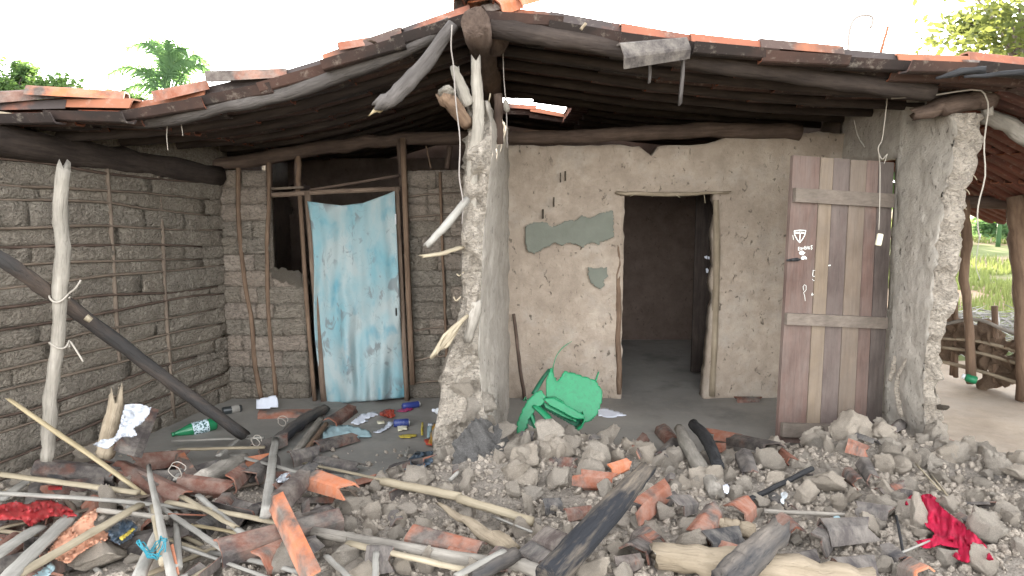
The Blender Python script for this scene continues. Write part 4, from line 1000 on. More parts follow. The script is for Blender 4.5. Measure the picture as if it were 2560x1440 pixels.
# --- sticks and poles, left side
up = stick('upright_stick', [P(160, 424, 4.30), P(150, 540, 4.30), P(158, 630, 4.29), P(150, 740, 4.28), P(146, 860, 4.27), P(130, 955, 4.26), P(122, 1075, 4.25), P(118, 1150, 4.25)], [.036, .04, .042, .038, .036, .04, .036], 'wood_bleached', n=10, seg=30, rough=.14, jag=(.06, 0), seed=80)
tag(up, 'pale grey crooked stick standing upright before the side wall', 'stick')
for y, d in ((752, 1), (868, 0)):
    c = P(150, y, 4.28); V = []; pts = [c + Vector((math.cos(a) * .052, math.sin(a) * .052, .02 * math.sin(a * 2 + d) + .012 * a * .3)) for a in np.linspace(0, 6.6, 14)]
    pts += [pts[-1] + Vector((.05, -.02, .03 * (1 if d else -2))), pts[-1] + Vector((.09, -.03, .08 if d else -.12))]
    vv, ff = tube(pts, .006, 5, 34); obj('wire_tie', vv, ff, M['cord_pale'], up)
bp = stick('charred_pole', [P(-60, 600, 3.95), P(20, 660, 4.05), P(200, 785, 4.5), P(420, 950, 5.0), P(610, 1088, 5.3)], [.040, .042, .045, .045, .042], 'wood_scorched', n=10, seg=30, rough=.12, jag=(.04, .03), seed=82); tag(bp, 'long scorched pole slanting down across the side wall', 'pole')
o = stick('knot', [P(214, 792, 4.44), P(228, 802, 4.45)], [.022, .018], 'bamboo', bp, n=6, seg=2); 
def B_(name, a, la, b, lb, r, mat, label, cat='bamboo strip', **kw):
    kw.setdefault('flat', .55); kw.setdefault('n', 7); kw.setdefault('seg', 10); kw.setdefault('rough', .12)
    A = G(*a, la); B = G(*b, lb); mid = (A + B) / 2 + Vector((0, 0, kw.pop('sag', 0.0)))
    o = stick(name, [A, mid, B], r, mat, **kw); tag(o, label, cat); return o
bs = stick('bamboo_strip', [P(28, 1002, 4.0), P(140, 1080, 4.05), P(250, 1155, 4.1), P(400, 1265, 4.05)], [.018, .024, .024, .018], 'bamboo_yellow', n=8, seg=16, rough=.08, flat=.5, jag=(.05, .02), seed=84); tag(bs, 'yellowish split bamboo leaning diagonally over the left heap', 'bamboo strip')
B_('bamboo_strip', (-20, 1183), .14, (345, 1232), .10, [.026, .024], 'bamboo', 'broad pale bamboo strip lying across the left heap, uppermost')
B_('bamboo_strip', (-20, 1232), .16, (490, 1272), .10, [.02, .018], 'lath_grey', 'long thin grey strip just below the broad bamboo strip', sag=.01)
B_('bamboo_strip', (352, 1262), .15, (20, 1452), .13, [.026, .028], 'bamboo', 'pale bamboo strip slanting down over the peach cloth')
B_('bamboo_strip', (372, 1168), .18, (432, 1450), .14, [.014, .022], 'lath_grey', 'splintered upright strip crossing the left heap', seed=5, jag=(.06, .02))
B_('bamboo_strip', (418, 1255), .12, (728, 1312), .10, [.02, .02], 'bamboo', 'pale strip running towards the bright orange tile')
B_('bamboo_strip', (395, 1265), .10, (560, 1375), .10, [.018, .016], 'lath_grey', 'grey split strip ending at the long curved tile')
B_('bamboo_strip', (495, 1238), .13, (608, 1335), .09, [.018, .018], 'lath_grey', 'grey strip tied with dark string near the curved tile')
B_('bamboo_strip', (455, 1242), .12, (590, 1318), .10, [.018, .014], 'bamboo', 'frayed bamboo strip beside the string-tied strip', jag=(.04, .05), seed=9)
B_('bamboo_strip', (480, 1312), .07, (610, 1335), .07, [.014, .014], 'bamboo_yellow', 'short yellow bamboo piece under the string tie')
B_('plank', (-30, 1400), .16, (96, 1318), .12, [.04, .04], 'lath_grey', 'upper of the two grey slats at the left edge', 'slat', flat=.3)
B_('plank', (-10, 1470), .14, (178, 1288), .10, [.042, .042], 'lath_grey', 'lower of the two grey slats at the left edge', 'slat', flat=.3)
B_('plank', (0, 1250), .08, (70, 1200), .08, [.035, .035], 'lath_grey', 'grey slat end showing above the red bag', 'slat', flat=.3)
B_('lath', (688, 1095), .11, (664, 1292), .14, [.026, .028], 'lath_grey', 'flat grey lath propped upright amid the fallen tiles', 'lath', flat=.35, jag=(.01, .01))
B_('lath', (575, 1135), .09, (772, 1188), .11, [.02, .018], 'lath_grey', 'grey lath above the upright lath, end resting on the dark tile', 'lath', flat=.4)
B_('lath', (445, 1124), .10, (662, 1118), .10, [.022, .02], 'bamboo', 'pale straight lath at the back of the tile heap', 'lath', flat=.5)
B_('lath', (430, 1102), .06, (660, 1094), .06, [.018, .018], 'lath_grey', 'grey lath along the edge of the floor', 'lath', flat=.5)
B_('lath', (600, 1095), .07, (545, 1140), .10, [.02, .022], 'lath_grey', 'short slat leaning behind the tile heap', 'lath', flat=.4)
B_('lath', (470, 1150), .08, (440, 1200), .09, [.022, .022], 'lath_grey', 'stubby slat beside the pale straight lath', 'lath', flat=.4)
B_('lath', (350, 1150), .1, (425, 1125), .08, [.022, .024], 'lath_grey', 'grey slat behind the dark tile near the white rag', 'lath', flat=.35)
B_('lath', (760, 1158), .06, (960, 1200), .06, [.016, .014], 'bamboo', 'thin lath reaching from the tile heap to the clods', 'lath', flat=.5)
B_('bamboo_pole', (955, 1203), .10, (1150, 1242), .08, [.026, .026], 'bamboo', 'jointed bamboo pole across the rubble, upper length', 'bamboo pole', flat=.9, n=9)
B_('bamboo_pole', (1146, 1246), .09, (1332, 1304), .05, [.026, .025], 'bamboo', 'jointed bamboo pole across the rubble, lower length', 'bamboo pole', flat=.9, n=9)
B_('rotten_branch', (1103, 1262), .08, (1275, 1378), .06, [.012, .05], 'wood_pale', 'rotten split branch below the jointed bamboo pole', 'branch', flat=.7, rough=.3, n=10, seed=31, jag=(.05, .02))
B_('long_pole', (785, 1330), .10, (1235, 1412), .07, [.028, .032], 'wood_grey', 'long weathered pole lying along the bottom of the heap', 'pole', flat=.9, n=9)
B_('bamboo_strip', (868, 1358), .10, (1160, 1424), .08, [.022, .018], 'bamboo', 'pale bamboo strip just under the long weathered pole')
B_('stick', (1262, 1376), .12, (1140, 1440), .12, [.016, .02], 'lath_grey', 'pale slat with nail holes crossing the long pole end', 'lath', flat=.4)
B_('stick', (1290, 1385), .1, (1180, 1445), .09, [.032, .03], 'wood_half_grey', 'grey branch beside the slat with nail holes', 'branch', flat=1)
B_('stick', (940, 1380), .10, (938, 1450), .12, [.014, .014], 'lath_grey', 'short upright slat over the black tile', 'lath', flat=.4)
B_('stick', (815, 1390), .08, (880, 1450), .07, [.015, .015], 'lath_grey', 'grey slat beside the clod at the bottom edge', 'lath', flat=.5)
B_('stick', (1255, 1390), .07, (1385, 1450), .06, [.03, .035], 'wood_grey', 'bark-covered branch left of the big charred log', 'branch', flat=.9, n=9, rough=.25)
B_('bamboo_strip', (380, 1270), .09, (395, 1330), .1, [.02, .018], 'lath_grey', 'short split slat behind the splintered upright strip')
B_('stick', (245, 1275), .13, (420, 1295), .12, [.014, .014], 'wood_grey', 'short grey twig across the striped cloth', 'twig', flat=1)
B_('tied_stick', (400, 1325), .12, (345, 1445), .13, [.028, .03], 'lath_grey', 'grey stick wrapped with teal string', 'stick', flat=.8)
B_('tied_stick', (385, 1265), .14, (412, 1408), .13, [.022, .024], 'bamboo', 'pale stick end wrapped with teal string', 'stick', flat=.7)
B_('stick', (470, 1440), .12, (340, 1470), .12, [.018, .018], 'lath_grey', 'slat crossing the bottom corner of the left heap', 'lath', flat=.5)
B_('bamboo_strip', (440, 1275), .08, (445, 1420), .12, [.012, .02], 'lath_grey', 'narrow split strip parallel to the splintered upright strip', jag=(.05, .01))
c = G(385, 1362, .19); pts = [c + Vector((.05 * math.cos(a) + .03 * nz(a, 1), .035 * math.sin(a) - .02, .03 * math.sin(2 * a + .6) + .04 * nz(a * 2, 4))) for a in np.linspace(0, 25, 80)]
v, f = tube(pts, .0026, 5, 240); tag(obj('teal_string', v, f, M['teal_cord']), 'tangle of teal string tied round two sticks', 'string')
for k, (x, y, s) in enumerate(((440, 1185, .05), (1155 - 450, 1060, .04), (640, 1110, .04))):
    c = G(x, y, .14); pts = [c + Vector((s * math.cos(a) * (1 + .4 * nz(a, k)), .04 * math.sin(a * .7), s * .8 * math.sin(a) + .02)) for a in np.linspace(0, 8 + k, 30)]
    v, f = tube(pts, .0028, 5, 80); tag(obj('twine', v, f, M['cord_pale']), ['looped pale twine at the back of the tile heap', 'thin twine looped over the dark branch', 'pale twine tangle beside the floor edge laths'][k], 'twine')
# logs and branches
def lg(name, a, la, b, lb, r, mat, label, cat='log', **kw):
    kw.setdefault('rough', .12); kw.setdefault('n', 12); kw.setdefault('seg', 18)
    A = G(*a, la); B = G(*b, lb); m = (A + B) / 2 + Vector(kw.pop('bend', (0, 0, 0))); o = stick(name, [A, m, B], r, mat, **kw); tag(o, label, cat); return o
lg('dark_branch', (812, 1022), .05, (676, 1118), .05, [.04, .05, .045], 'wood_half_grey', 'dark knotty branch lying before the curtain', 'branch', jag=(.03, .03), seed=3, bend=(0, .05, .02))
lg('thin_branch', (802, 1048), .05, (738, 1135), .06, [.026, .03], 'wood_grey', 'thin grey branch right of the dark knotty branch', 'branch', seed=4)
lg('stick', (815, 1060), .04, (760, 1135), .05, [.02, .022], 'wood_brown', 'brown stick right of the thin grey branch', 'stick', seed=6)
lg('short_log', (508, 1198), .10, (612, 1152), .08, [.055, .06, .05], 'wood_grey', 'short lichen-flecked log half buried in tiles', 'log', jag=(.02, .02), seed=7)
st = stick('jagged_stump', [P(262, 1135, 4.42), P(274, 1070, 4.44), P(289, 1005, 4.45)], [.055, .05, .05, .04], 'wood_pale', n=22, seg=14, rough=.16, jag=(0, .14), seed=19); tag(st, 'jagged splintered post stump beside the white rag', 'stump')
lg('charred_log', (1612, 1178), .30, (1372, 1446), .14, [.04, .056, .06, .06], 'wood_half', 'big charred log poking up with a pale splintered tip', 'log', jag=(.07, .02), seed=13, rough=.1, n=14)
lg('charred_log', (1945, 1330), .24, (1810, 1460), .14, [.05, .062, .065], 'wood_half_grey', 'dark grey scorched log above the pale split log', 'log', jag=(.08, .02), seed=14, n=14)
lg('split_log', (1645, 1388), .07, (2185, 1452), .06, [.07, .085, .08, .06], 'wood_pale', 'pale weathered split log along the bottom edge', 'log', jag=(.04, .05), seed=15, n=14, flat=.7, rough=.18)
lg('grey_log', (1698, 1072), .14, (1792, 1232), .03, [.035, .048, .044], 'wood_grey', 'grey bent log beside the blackened log', 'log', jag=(.04, .03), seed=16, bend=(-.03, .04, .03))
lg('black_log', (1734, 1062), .16, (1795, 1165), .06, [.04, .042, .035], 'wood_char', 'blackened log leaning behind the grey bent log', 'log', jag=(.02, .03), seed=17, bend=(.02, .03, .02))
lg('black_stick', (1868, 1252), .05, (2030, 1172), .06, [.014, .016], 'wood_char', 'thin black stick pointing up right in the rubble', 'stick', seed=18)
lg('thin_stick', (1910, 1278), .04, (2130, 1288), .04, [.012, .010], 'wood_grey', 'thin grey stick lying level beside the cube-like clod', 'stick', seed=19)
lg('bark_piece', (1788, 1302), .05, (1880, 1328), .04, [.032, .035], 'wood_pale', 'crumbling bark piece in front of the curved red tile', 'bark', jag=(.04, .04), seed=20, rough=.35, flat=.6)
lg('leaning_stick', (1308, 985), .01, (1283, 790), .0, [.018, .014], 'wood_smoked', 'dark thin stick leaning in the room corner', 'stick', seed=22)
o = bpy.data.objects['leaning_stick']; bpy.data.objects.remove(o)
o = stick('leaning_stick', [G(1312, 1000, 0), P(1298, 900, 6.45), P(1284, 785, 6.58)], [.018, .014], 'wood_smoked', n=6, seg=8, rough=.2); tag(o, 'dark thin stick leaning in the room corner', 'stick')
for k, (a, b, r, m) in enumerate((((2245, 1385), (2330, 1350), .006, 'lath_grey'), ((2240, 1290), (2262, 1400), .007, 'wood_char'), ((2330, 1190), (2370, 1240), .006, 'bamboo'), ((1230, 1290), (1330, 1330), .007, 'lath_grey'), ((2290, 1160), (2350, 1225), .006, 'bamboo'), ((1560, 1095), (1600, 1130), .01, 'lath_grey'), ((1145, 1180), (1125, 1200), .012, 'lath_grey'))):
    lg('twig', a, .05, b, .04, r, m, ['pale twig below the crimson cloth', 'black twig at the tip of the dark tile', 'short straw twig above the crimson cloth', 'grey twig on the gravel under the bamboo pole', 'thin straw twig left of the short straw twig', 'grey twig among clods before the doorway', 'stubby twig at the foot of the partition wall'][k], 'twig', n=5, seg=4)

# --- fallen roof tiles
def ft(a, la, b, lb, roll, kind, label, wide=1.0, cat='roof tile'):
    t = tile_between('roof_tile', G(*a, la * .75), G(*b, lb * .75), R(roll), D_TILES[kind + (str(1 + len(label) % 4) if math.hypot(a[0] - b[0], a[1] - b[1]) < 150 else '')], None, wide * .74); tag(t, label, cat); return t
TT = [((545, 1385), .10, (848, 1298), .12, 35, 'dark', 'long dark curved tile under the bright orange tile', 1.15),
 ((700, 1262), .22, (795, 1460), .22, 75, 'orange', 'bright orange tile edge slanting down over the dark tile', 1.0),
 ((785, 1205), .14, (880, 1235), .14, 10, 'orange', 'clean orange tile with one blackened end', 1.25),
 ((725, 1215), .15, (795, 1205), .14, 20, 'black', 'blackened tile end lapping the clean orange tile', 1.2),
 ((690, 1270), .16, (760, 1195), .18, 70, 'red', 'pinkish tile side standing between dark and orange tiles', 1.1),
 ((560, 1250), .10, (662, 1275), .10, 170, 'black', 'dark upturned tile with an orange broken rim', 1.15),
 ((450, 1212), .08, (585, 1225), .08, 60, 'dark', 'dark red tile lying behind the upturned tile', 1.0),
 ((570, 1215), .10, (612, 1180), .13, 80, 'dark', 'small dark red tile piece standing on edge', 1.1),
 ((450, 1150), .12, (488, 1205), .09, 60, 'orange', 'orange-ended tile poking up beside the short log', .9),
 ((620, 1200), .09, (690, 1150), .09, 20, 'black', 'soot black tile behind the upright lath', 1.2),
 ((610, 1165), .10, (675, 1150), .12, 15, 'orange', 'orange tile glimpsed behind the upright lath', 1.0),
 ((690, 1235), .09, (760, 1205), .09, 25, 'dark', 'dark tile under the plastic scrap', 1.1),
 ((330, 1160), .11, (470, 1145), .10, 30, 'dark', 'dark brown tile lying left of the orange-ended tile', 1.2),
 ((295, 1175), .09, (465, 1250), .09, 40, 'dark', 'dusty dark tile behind the crossing bamboo strips', 1.1),
 ((95, 1172), .08, (295, 1192), .08, 55, 'dark', 'dark red tile tucked under the big left clod', 1.1),
 ((392, 1230), .07, (345, 1185), .09, 60, 'red', 'narrow red tile under the leaning yellowish bamboo', .8),
 ((648, 1040), .01, (815, 1036), .01, 10, 'red', 'red tile lying flat on the floor before the curtain', 1.0),
 ((640, 1128), .07, (720, 1098), .08, 20, 'dark', 'dark tile leaning on the dark knotty branch', 1.1),
 ((790, 1120), .04, (890, 1095), .03, 15, 'dark', 'dark red tile beside the pale blue plastic', 1.0),
 ((725, 1150), .05, (800, 1130), .06, 40, 'black', 'black tile below the brown stick', 1.1),
 ((825, 1062), .03, (880, 1022), .05, 30, 'dark', 'dark tile heap piece under the torn papers', 1.1),
 ((800, 1160), .04, (905, 1175), .04, 20, 'black', 'black tile lying where floor meets rubble', 1.0),
 ((645, 1420), .06, (735, 1372), .08, 55, 'red', 'orange tile edge below the long dark curved tile', 1.2),
 ((470, 1440), .07, (530, 1395), .09, 160, 'black', 'dark hollow tile at the bottom of the left heap', 1.2),
 ((435, 1390), .12, (450, 1460), .12, 90, 'orange', 'thin orange tile rim at the bottom left', .9),
 ((780, 1372), .06, (740, 1400), .06, 20, 'black', 'slate dark tile right of the orange tile edge', 1.2),
 ((500, 1330), .06, (540, 1300), .06, 20, 'black', 'black tile under the yellow bamboo piece', 1.0),
 ((100, 1420), .05, (170, 1400), .05, 20, 'dark', 'brown tile below the peach cloth', 1.2),
 ((290, 1200), .07, (330, 1180), .09, 10, 'red', 'red tile corner under the broad bamboo strip', .9),
 ((1030, 1345), .05, (1205, 1385), .05, 25, 'red', 'pink and black tile above the long weathered pole', 1.1),
 ((1120, 1395), .04, (1190, 1408), .04, 20, 'red', 'sliver of red tile below the long weathered pole', .9),
 ((918, 1405), .07, (985, 1400), .07, 20, 'black', 'black tile behind the short upright slat', 1.2),
 ((1240, 1398), .05, (1300, 1415), .05, 15, 'red', 'pale red tile left of the big charred log', 1.0),
 ((1360, 1355), .08, (1432, 1378), .08, 20, 'red', 'red tile corner leaning on the big charred log', 1.25),
 ((1320, 1390), .04, (1380, 1420), .04, 20, 'black', 'dark grey tile below the red tile corner', 1.2),
 ((1358, 1268), .06, (1405, 1262), .06, 30, 'black', 'small black slab on the gravel', .8),
 ((1440, 1198), .07, (1540, 1205), .06, 80, 'red', 'red tile edge curving under the clods', .9),
 ((1520, 1180), .07, (1570, 1160), .08, 80, 'orange', 'thin orange tile rim above the red tile edge', .7),
 ((1580, 1295), .06, (1665, 1225), .07, 70, 'red', 'brownish tile side behind the charred log tip', 1.1),
 ((1585, 1140), .08, (1612, 1095), .12, 60, 'dark', 'dark tile standing on end before the dark doorway', .8),
 ((1655, 1075), .04, (1685, 1110), .04, 20, 'dark', 'dark tile half hidden behind the grey bent log', 1.0),
 ((1770, 1088), .05, (1860, 1102), .04, 10, 'red', 'dusty red tile lying behind the blackened log', 1.0),
 ((1840, 1105), .08, (1945, 1125), .07, 20, 'dark', 'arched dark tile with an orange rim', 1.1),
 ((1780, 1122), .04, (1815, 1120), .04, 20, 'red', 'small red tile below the dusty red tile', .8),
 ((1858, 1140), .07, (1880, 1195), .05, 40, 'black', 'grey folded tile piece under the arched tile', .9),
 ((1930, 1120), .05, (1985, 1160), .05, 60, 'red', 'thin red tile sliver right of the arched tile', .7),
 ((1680, 1270), .07, (1730, 1262), .06, 20, 'black', 'black tile corner with orange lip above the split log', 1.1),
 ((1745, 1345), .05, (1790, 1275), .08, 20, 'red', 'curved pinkish red tile in the middle of the rubble', 1.0),
 ((1838, 1290), .07, (1872, 1265), .07, 25, 'red', 'dull red tile face right of the curved pinkish tile', 1.2),
 ((1760, 1365), .05, (1850, 1345), .05, 15, 'black', 'slate grey tile with a pink spot', 1.2),
 ((1945, 1310), .06, (1990, 1345), .05, 30, 'dark', 'greyish tile with an orange corner behind the scorched log', 1.1),
 ((2060, 1340), .08, (2178, 1330), .08, 5, 'black', 'large dark ridged tile left of the crimson cloth', 1.45),
 ((2035, 1375), .06, (2065, 1340), .07, 70, 'dark', 'dark tile with a pale edge touching the large ridged tile', 1.1),
 ((2145, 1278), .07, (2235, 1288), .06, 15, 'black', 'flat black tile above the large ridged tile', .9),
 ((2120, 1185), .07, (2150, 1210), .06, 70, 'dark', 'dark tile shard leaning left in the right rubble', .7),
 ((2158, 1160), .07, (2185, 1205), .05, 60, 'black', 'black tile shard next to the leaning shard', .8),
 ((2115, 1118), .08, (2170, 1135), .07, 10, 'red', 'dusty pink tile under the biggest right clod', 1.1),
 ((2100, 1440), .06, (2190, 1425), .05, 15, 'black', 'bluish dark tile at the bottom edge under the split log', 1.3),
 ((2268, 1425), .05, (2318, 1445), .04, 20, 'orange', 'orange tile fragment at the bottom right', 1.0),
 ((2215, 1380), .04, (2262, 1412), .03, 10, 'black', 'slate tile piece beside the pale twig', .8),
 ((1960, 1425), .05, (2040, 1400), .04, 20, 'dark', 'brown tile glimpsed above the split log', 1.0),
 ((2232, 1082), .02, (2268, 1045), .12, 30, 'black', 'dark tile propped against the pillar foot', .7),
 ((1842, 1003), .005, (1905, 1002), .005, 10, 'dark', 'dark tile lying on the floor against the plastered wall', .8),
 ((1655, 1150), .05, (1690, 1105), .06, 30, 'black', 'charred tile left of the grey bent log', .9),
 ((2360, 1102), .02, (2410, 1118), .02, 20, 'red', 'red tile shard at the edge of the veranda floor', .5),
 ((2415, 1112), .02, (2440, 1110), .02, 10, 'red', 'tiny red tile shard on the veranda floor', .5),
 ((1585, 1395), .04, (1610, 1368), .05, 20, 'dark', 'brown tile right of the big charred log', 1.2),
 ((1600, 1345), .05, (1640, 1370), .05, 10, 'red', 'pink grey tile beside the foil scrap', 1.2),
 ((1535, 1420), .04, (1600, 1405), .04, 80, 'red', 'narrow pink tile strip below the brown tile', .7),
 ((985, 1182), .04, (1080, 1160), .05, 70, 'dark', 'dark red tile rim behind the clods', 1.0)]
tag(tile_between('roof_tile', P(318, 1135, 4.33), P(368, 1016, 4.45), R(10), D_TILES['dark'], None, 1.0, (0, -1, .3)), 'dark red tile standing behind the white rag', 'roof tile')
for a, la, b, lb, rl, kd, lab, w in TT: ft(a, la, b, lb, rl, kd, lab, w)
r2 = random.Random(91)
LATER = []
for k in range(70):
    X = r2.uniform(-3.0, -.95) if k < 46 else r2.uniform(-.6, 2.6); Y = r2.uniform(3.1, 4.75); L = r2.uniform(.12, .42) if k < 46 else r2.uniform(.06, .18); a = r2.uniform(0, 6.28); z = Hm(X, Y) + r2.uniform(-.01, .03)
    d = Vector((math.cos(a), math.sin(a), r2.uniform(-.25, .25))) * L / 2; c = Vector((X, Y, z))
    t = tile_between('roof_tile', c - d, c + d, r2.uniform(-2.2, 2.2), D_TILES[r2.choice(['dark', 'dark1', 'black2', 'black3', 'red4'])], None, r2.uniform(.7, .95) if k < 46 else .5)
    if k < 46: tag(t, None, 'roof tile', 'tiles buried in the left heap'); LATER.append((t, c, 'dark buried tile'))
    else: tag(t, None, 'tile shard', 'tile shards among the clods'); LATER.append((t, c, 'small tile shard'))
for k in range(34):
    X = r2.uniform(-3.1, -.9); Y = r2.uniform(3.0, 4.7); L = r2.uniform(.25, .8); a = r2.gauss(.15, .7); z = Hm(X, Y) + r2.uniform(.0, .045)
    d = Vector((math.cos(a), math.sin(a), r2.uniform(-.05, .05))) * L / 2; c = Vector((X, Y, z))
    o = stick('lath', [c - d, c + Vector((0, 0, .01)), c + d], r2.uniform(.010, .02), r2.choice(['lath_grey', 'lath_grey', 'bamboo', 'lath_brown']), n=5, seg=5, flat=.5, rough=.2, jag=(.02, .02), seed=k)
    tag(o, None, 'lath', 'laths jammed low in the left heap'); LATER.append((o, c, 'short jammed lath'))

# --- mud clods
CM = [clod_mesh('mud_clod', 4, 10 + i, M['mud_light'], 7 + i % 4, .17) for i in range(7)]
CMs = [clod_mesh('mud_clod_small', 4, 40 + i, M['mud_light'] if i % 3 else M['mud_crumb'], 7, .17) for i in range(8)]
CT = [(215, 1142, .17, .075, 'long mottled clod under the leaning yellowish bamboo', 'w'), (60, 1140, .15, .09, 'big grey clod at the left edge below the wall', 'n'), (-10, 1130, .12, .08, 'clod cut by the left edge of the picture', 'n'), (115, 1125, .08, .05, 'clod beside the foot of the upright stick', 'n'),
 (240, 1392, .115, .075, 'big rough clod on the peach cloth', 'n'), (270, 1268, .06, .09, 'upright clod chunk between bamboo strip and peach cloth', 't'), (205, 1252, .07, .055, 'clod right of the red bag', 'n'), (135, 1272, .018, .015, 'small stone-like clod lying on the red bag', 'n'), (330, 1262, .07, .05, 'clod wedged below the crossing strips', 'n'),
 (940, 1212, .075, .055, 'rounded clod where the bamboo pole starts', 'n'), (1035, 1200, .12, .07, 'large wedge of mud above the bamboo pole', 'w'), (1110, 1225, .075, .05, 'flat topped clod touching the bamboo pole', 'n'), (1162, 1222, .04, .055, 'small block clod right of the flat topped clod', 't'), (880, 1265, .09, .055, 'broad clod right of the clean orange tile', 'w'), (930, 1278, .06, .06, 'smooth pale clod below the broad clod', 'n'), (880, 1315, .05, .05, 'clod above the long weathered pole, left', 'n'), (930, 1325, .05, .05, 'knobbly clod above the long weathered pole', 'n'), (1000, 1300, .055, .045, 'clod in the fine rubble under the bamboo pole', 'n'), (1065, 1312, .05, .045, 'clod left of the rotten branch', 'n'), (1175, 1275, .04, .045, 'round clod under the jointed bamboo', 'n'),
 (860, 1400, .085, .07, 'large pitted clod at the bottom left of centre', 'w'), (900, 1432, .07, .045, 'clod at the bottom edge under the pitted clod', 'n'), (1010, 1412, .05, .06, 'upright clod below the bamboo strip', 't'), (1070, 1410, .045, .055, 'dark based clod right of the upright clod', 't'), (1190, 1430, .09, .05, 'clod at the bottom edge under the nail-holed slat', 'w'),
 (1395, 1200, .085, .075, 'cracked square clod right of the burnt lump', 'n'), (1470, 1165, .09, .07, 'rounded bulging clod before the green chair', 'n'), (1500, 1110, .075, .055, 'lumpy clod at the right foot of the green chair', 'n'), (1365, 1095, .11, .08, 'jagged clod under the green chair', 'n'), (1305, 1135, .12, .07, 'layered chunk under the chair beside the burnt lump', 'w'), (1420, 1125, .08, .06, 'straw-filled clod under the chair strut', 'n'), (1515, 1225, .055, .05, 'pale angular clod left of the charred log tip', 'n'), (1540, 1140, .06, .06, 'clod between the bulging clod and the standing tile', 'n'), (1610, 1130, .06, .05, 'clod right of the standing tile', 'n'),
 (1655, 1280, .06, .05, 'clod left of the black tile corner', 'n'), (1590, 1315, .045, .03, 'flat clod beside the charred log', 'w'), (1545, 1375, .055, .045, 'round clod right of the charred log base', 'n'), (1480, 1425, .09, .05, 'clod at the bottom edge right of the charred log', 'w'), (1560, 1435, .05, .045, 'clod at the bottom edge under the pink tile strip', 'n'), (1715, 1315, .07, .045, 'slanting clod under the black tile corner', 'w'), (1715, 1355, .075, .055, 'smooth domed clod above the split log', 'n'), (1840, 1235, .055, .05, 'yellowish clod right of the white paper scrap', 'n'), (1850, 1210, .05, .045, 'clod above the black stick', 'n'), (1935, 1195, .07, .05, 'clod under the tip of the black stick', 'n'), (1905, 1255, .06, .04, 'low clod below the black stick', 'w'),
 (2015, 1240, .068, .065, 'cube-like clod standing in the right rubble', 'c'), (2065, 1205, .115, .075, 'large sloping clod above the cube-like clod', 'w'), (2110, 1075, .14, .085, 'biggest rough clod below the plank door', 'w'), (2165, 1085, .07, .055, 'clod leaning on the biggest right clod', 'n'), (2025, 1100, .07, .05, 'clod at the lower left corner of the plank door', 'n'), (2012, 1142, .045, .045, 'ball-like clod in front of the door clods', 'r'), (2075, 1118, .05, .055, 'round clod stacked under the biggest clod', 'r'), (2225, 1118, .075, .06, 'pale clod at the foot of the pillar', 'w'), (2205, 1150, .055, .05, 'clod below the pillar foot clod', 'n'), (2100, 1260, .05, .05, 'pointed clod right of the cube-like clod', 'n'), (2290, 1155, .05, .05, 'dark clod beside the pillar base', 'r'), (2240, 1165, .07, .05, 'broad clod right of the black tile shards', 'w'), (1960, 1130, .045, .035, 'clod left of the ball-like clod', 'n'),
 (2300, 1300, .075, .085, 'pointed flat clod lying on the crimson cloth', 't'), (2455, 1320, .11, .085, 'large pale clod right of the crimson cloth', 'n'), (2370, 1262, .055, .065, 'whitish clod above the crimson cloth', 't'), (2455, 1412, .075, .055, 'clod at the lower tip of the crimson cloth', 'n'), (2360, 1395, .05, .045, 'clod at the lower left hem of the crimson cloth', 'n'), (2205, 1418, .035, .035, 'yellow brown lumpy clod at the bottom right', 'r'), (2250, 1425, .05, .045, 'grey clod right of the yellow brown clod', 'n'), (2390, 1200, .06, .035, 'flat clod in the right gravel', 'w'), (2470, 1185, .05, .03, 'flat stone-like clod near the right edge', 'w'), (2545, 1180, .09, .06, 'clod cut by the right edge', 'n'), (2500, 1245, .05, .02, 'long thin flake of mud in the right gravel', 'w'), (2530, 1300, .06, .04, 'clod near the right edge below the flake', 'n'), (2260, 1250, .05, .035, 'low clod left of the crimson cloth tip', 'w'), (2130, 1235, .05, .05, 'straw-coloured clod above the flat black tile', 'n'), (2330, 1175, .045, .04, 'clod just under the pillar corner', 'n')]
for k, (x, y, w, h, lab, sh) in enumerate(CT):
    sx, sy, sz = {'n': (w, w * .9, h), 'w': (w, w * .7, h), 't': (w, w * .8, h * 1.1), 'c': (w, w, h * 1.1), 'r': (w, w, h * 1.15)}[sh]
    p = G(x, y, h * .55); me = CM[k % 7]
    o = inst('mud_clod', me, (p.x, p.y, Hm(p.x, p.y) + h * .45), (r2.uniform(-.2, .2), r2.uniform(-.2, .2), r2.uniform(0, 6.28)), (sx * 1.12, sx * .95, sz * 1.12)); tag(o, lab, 'mud clod')
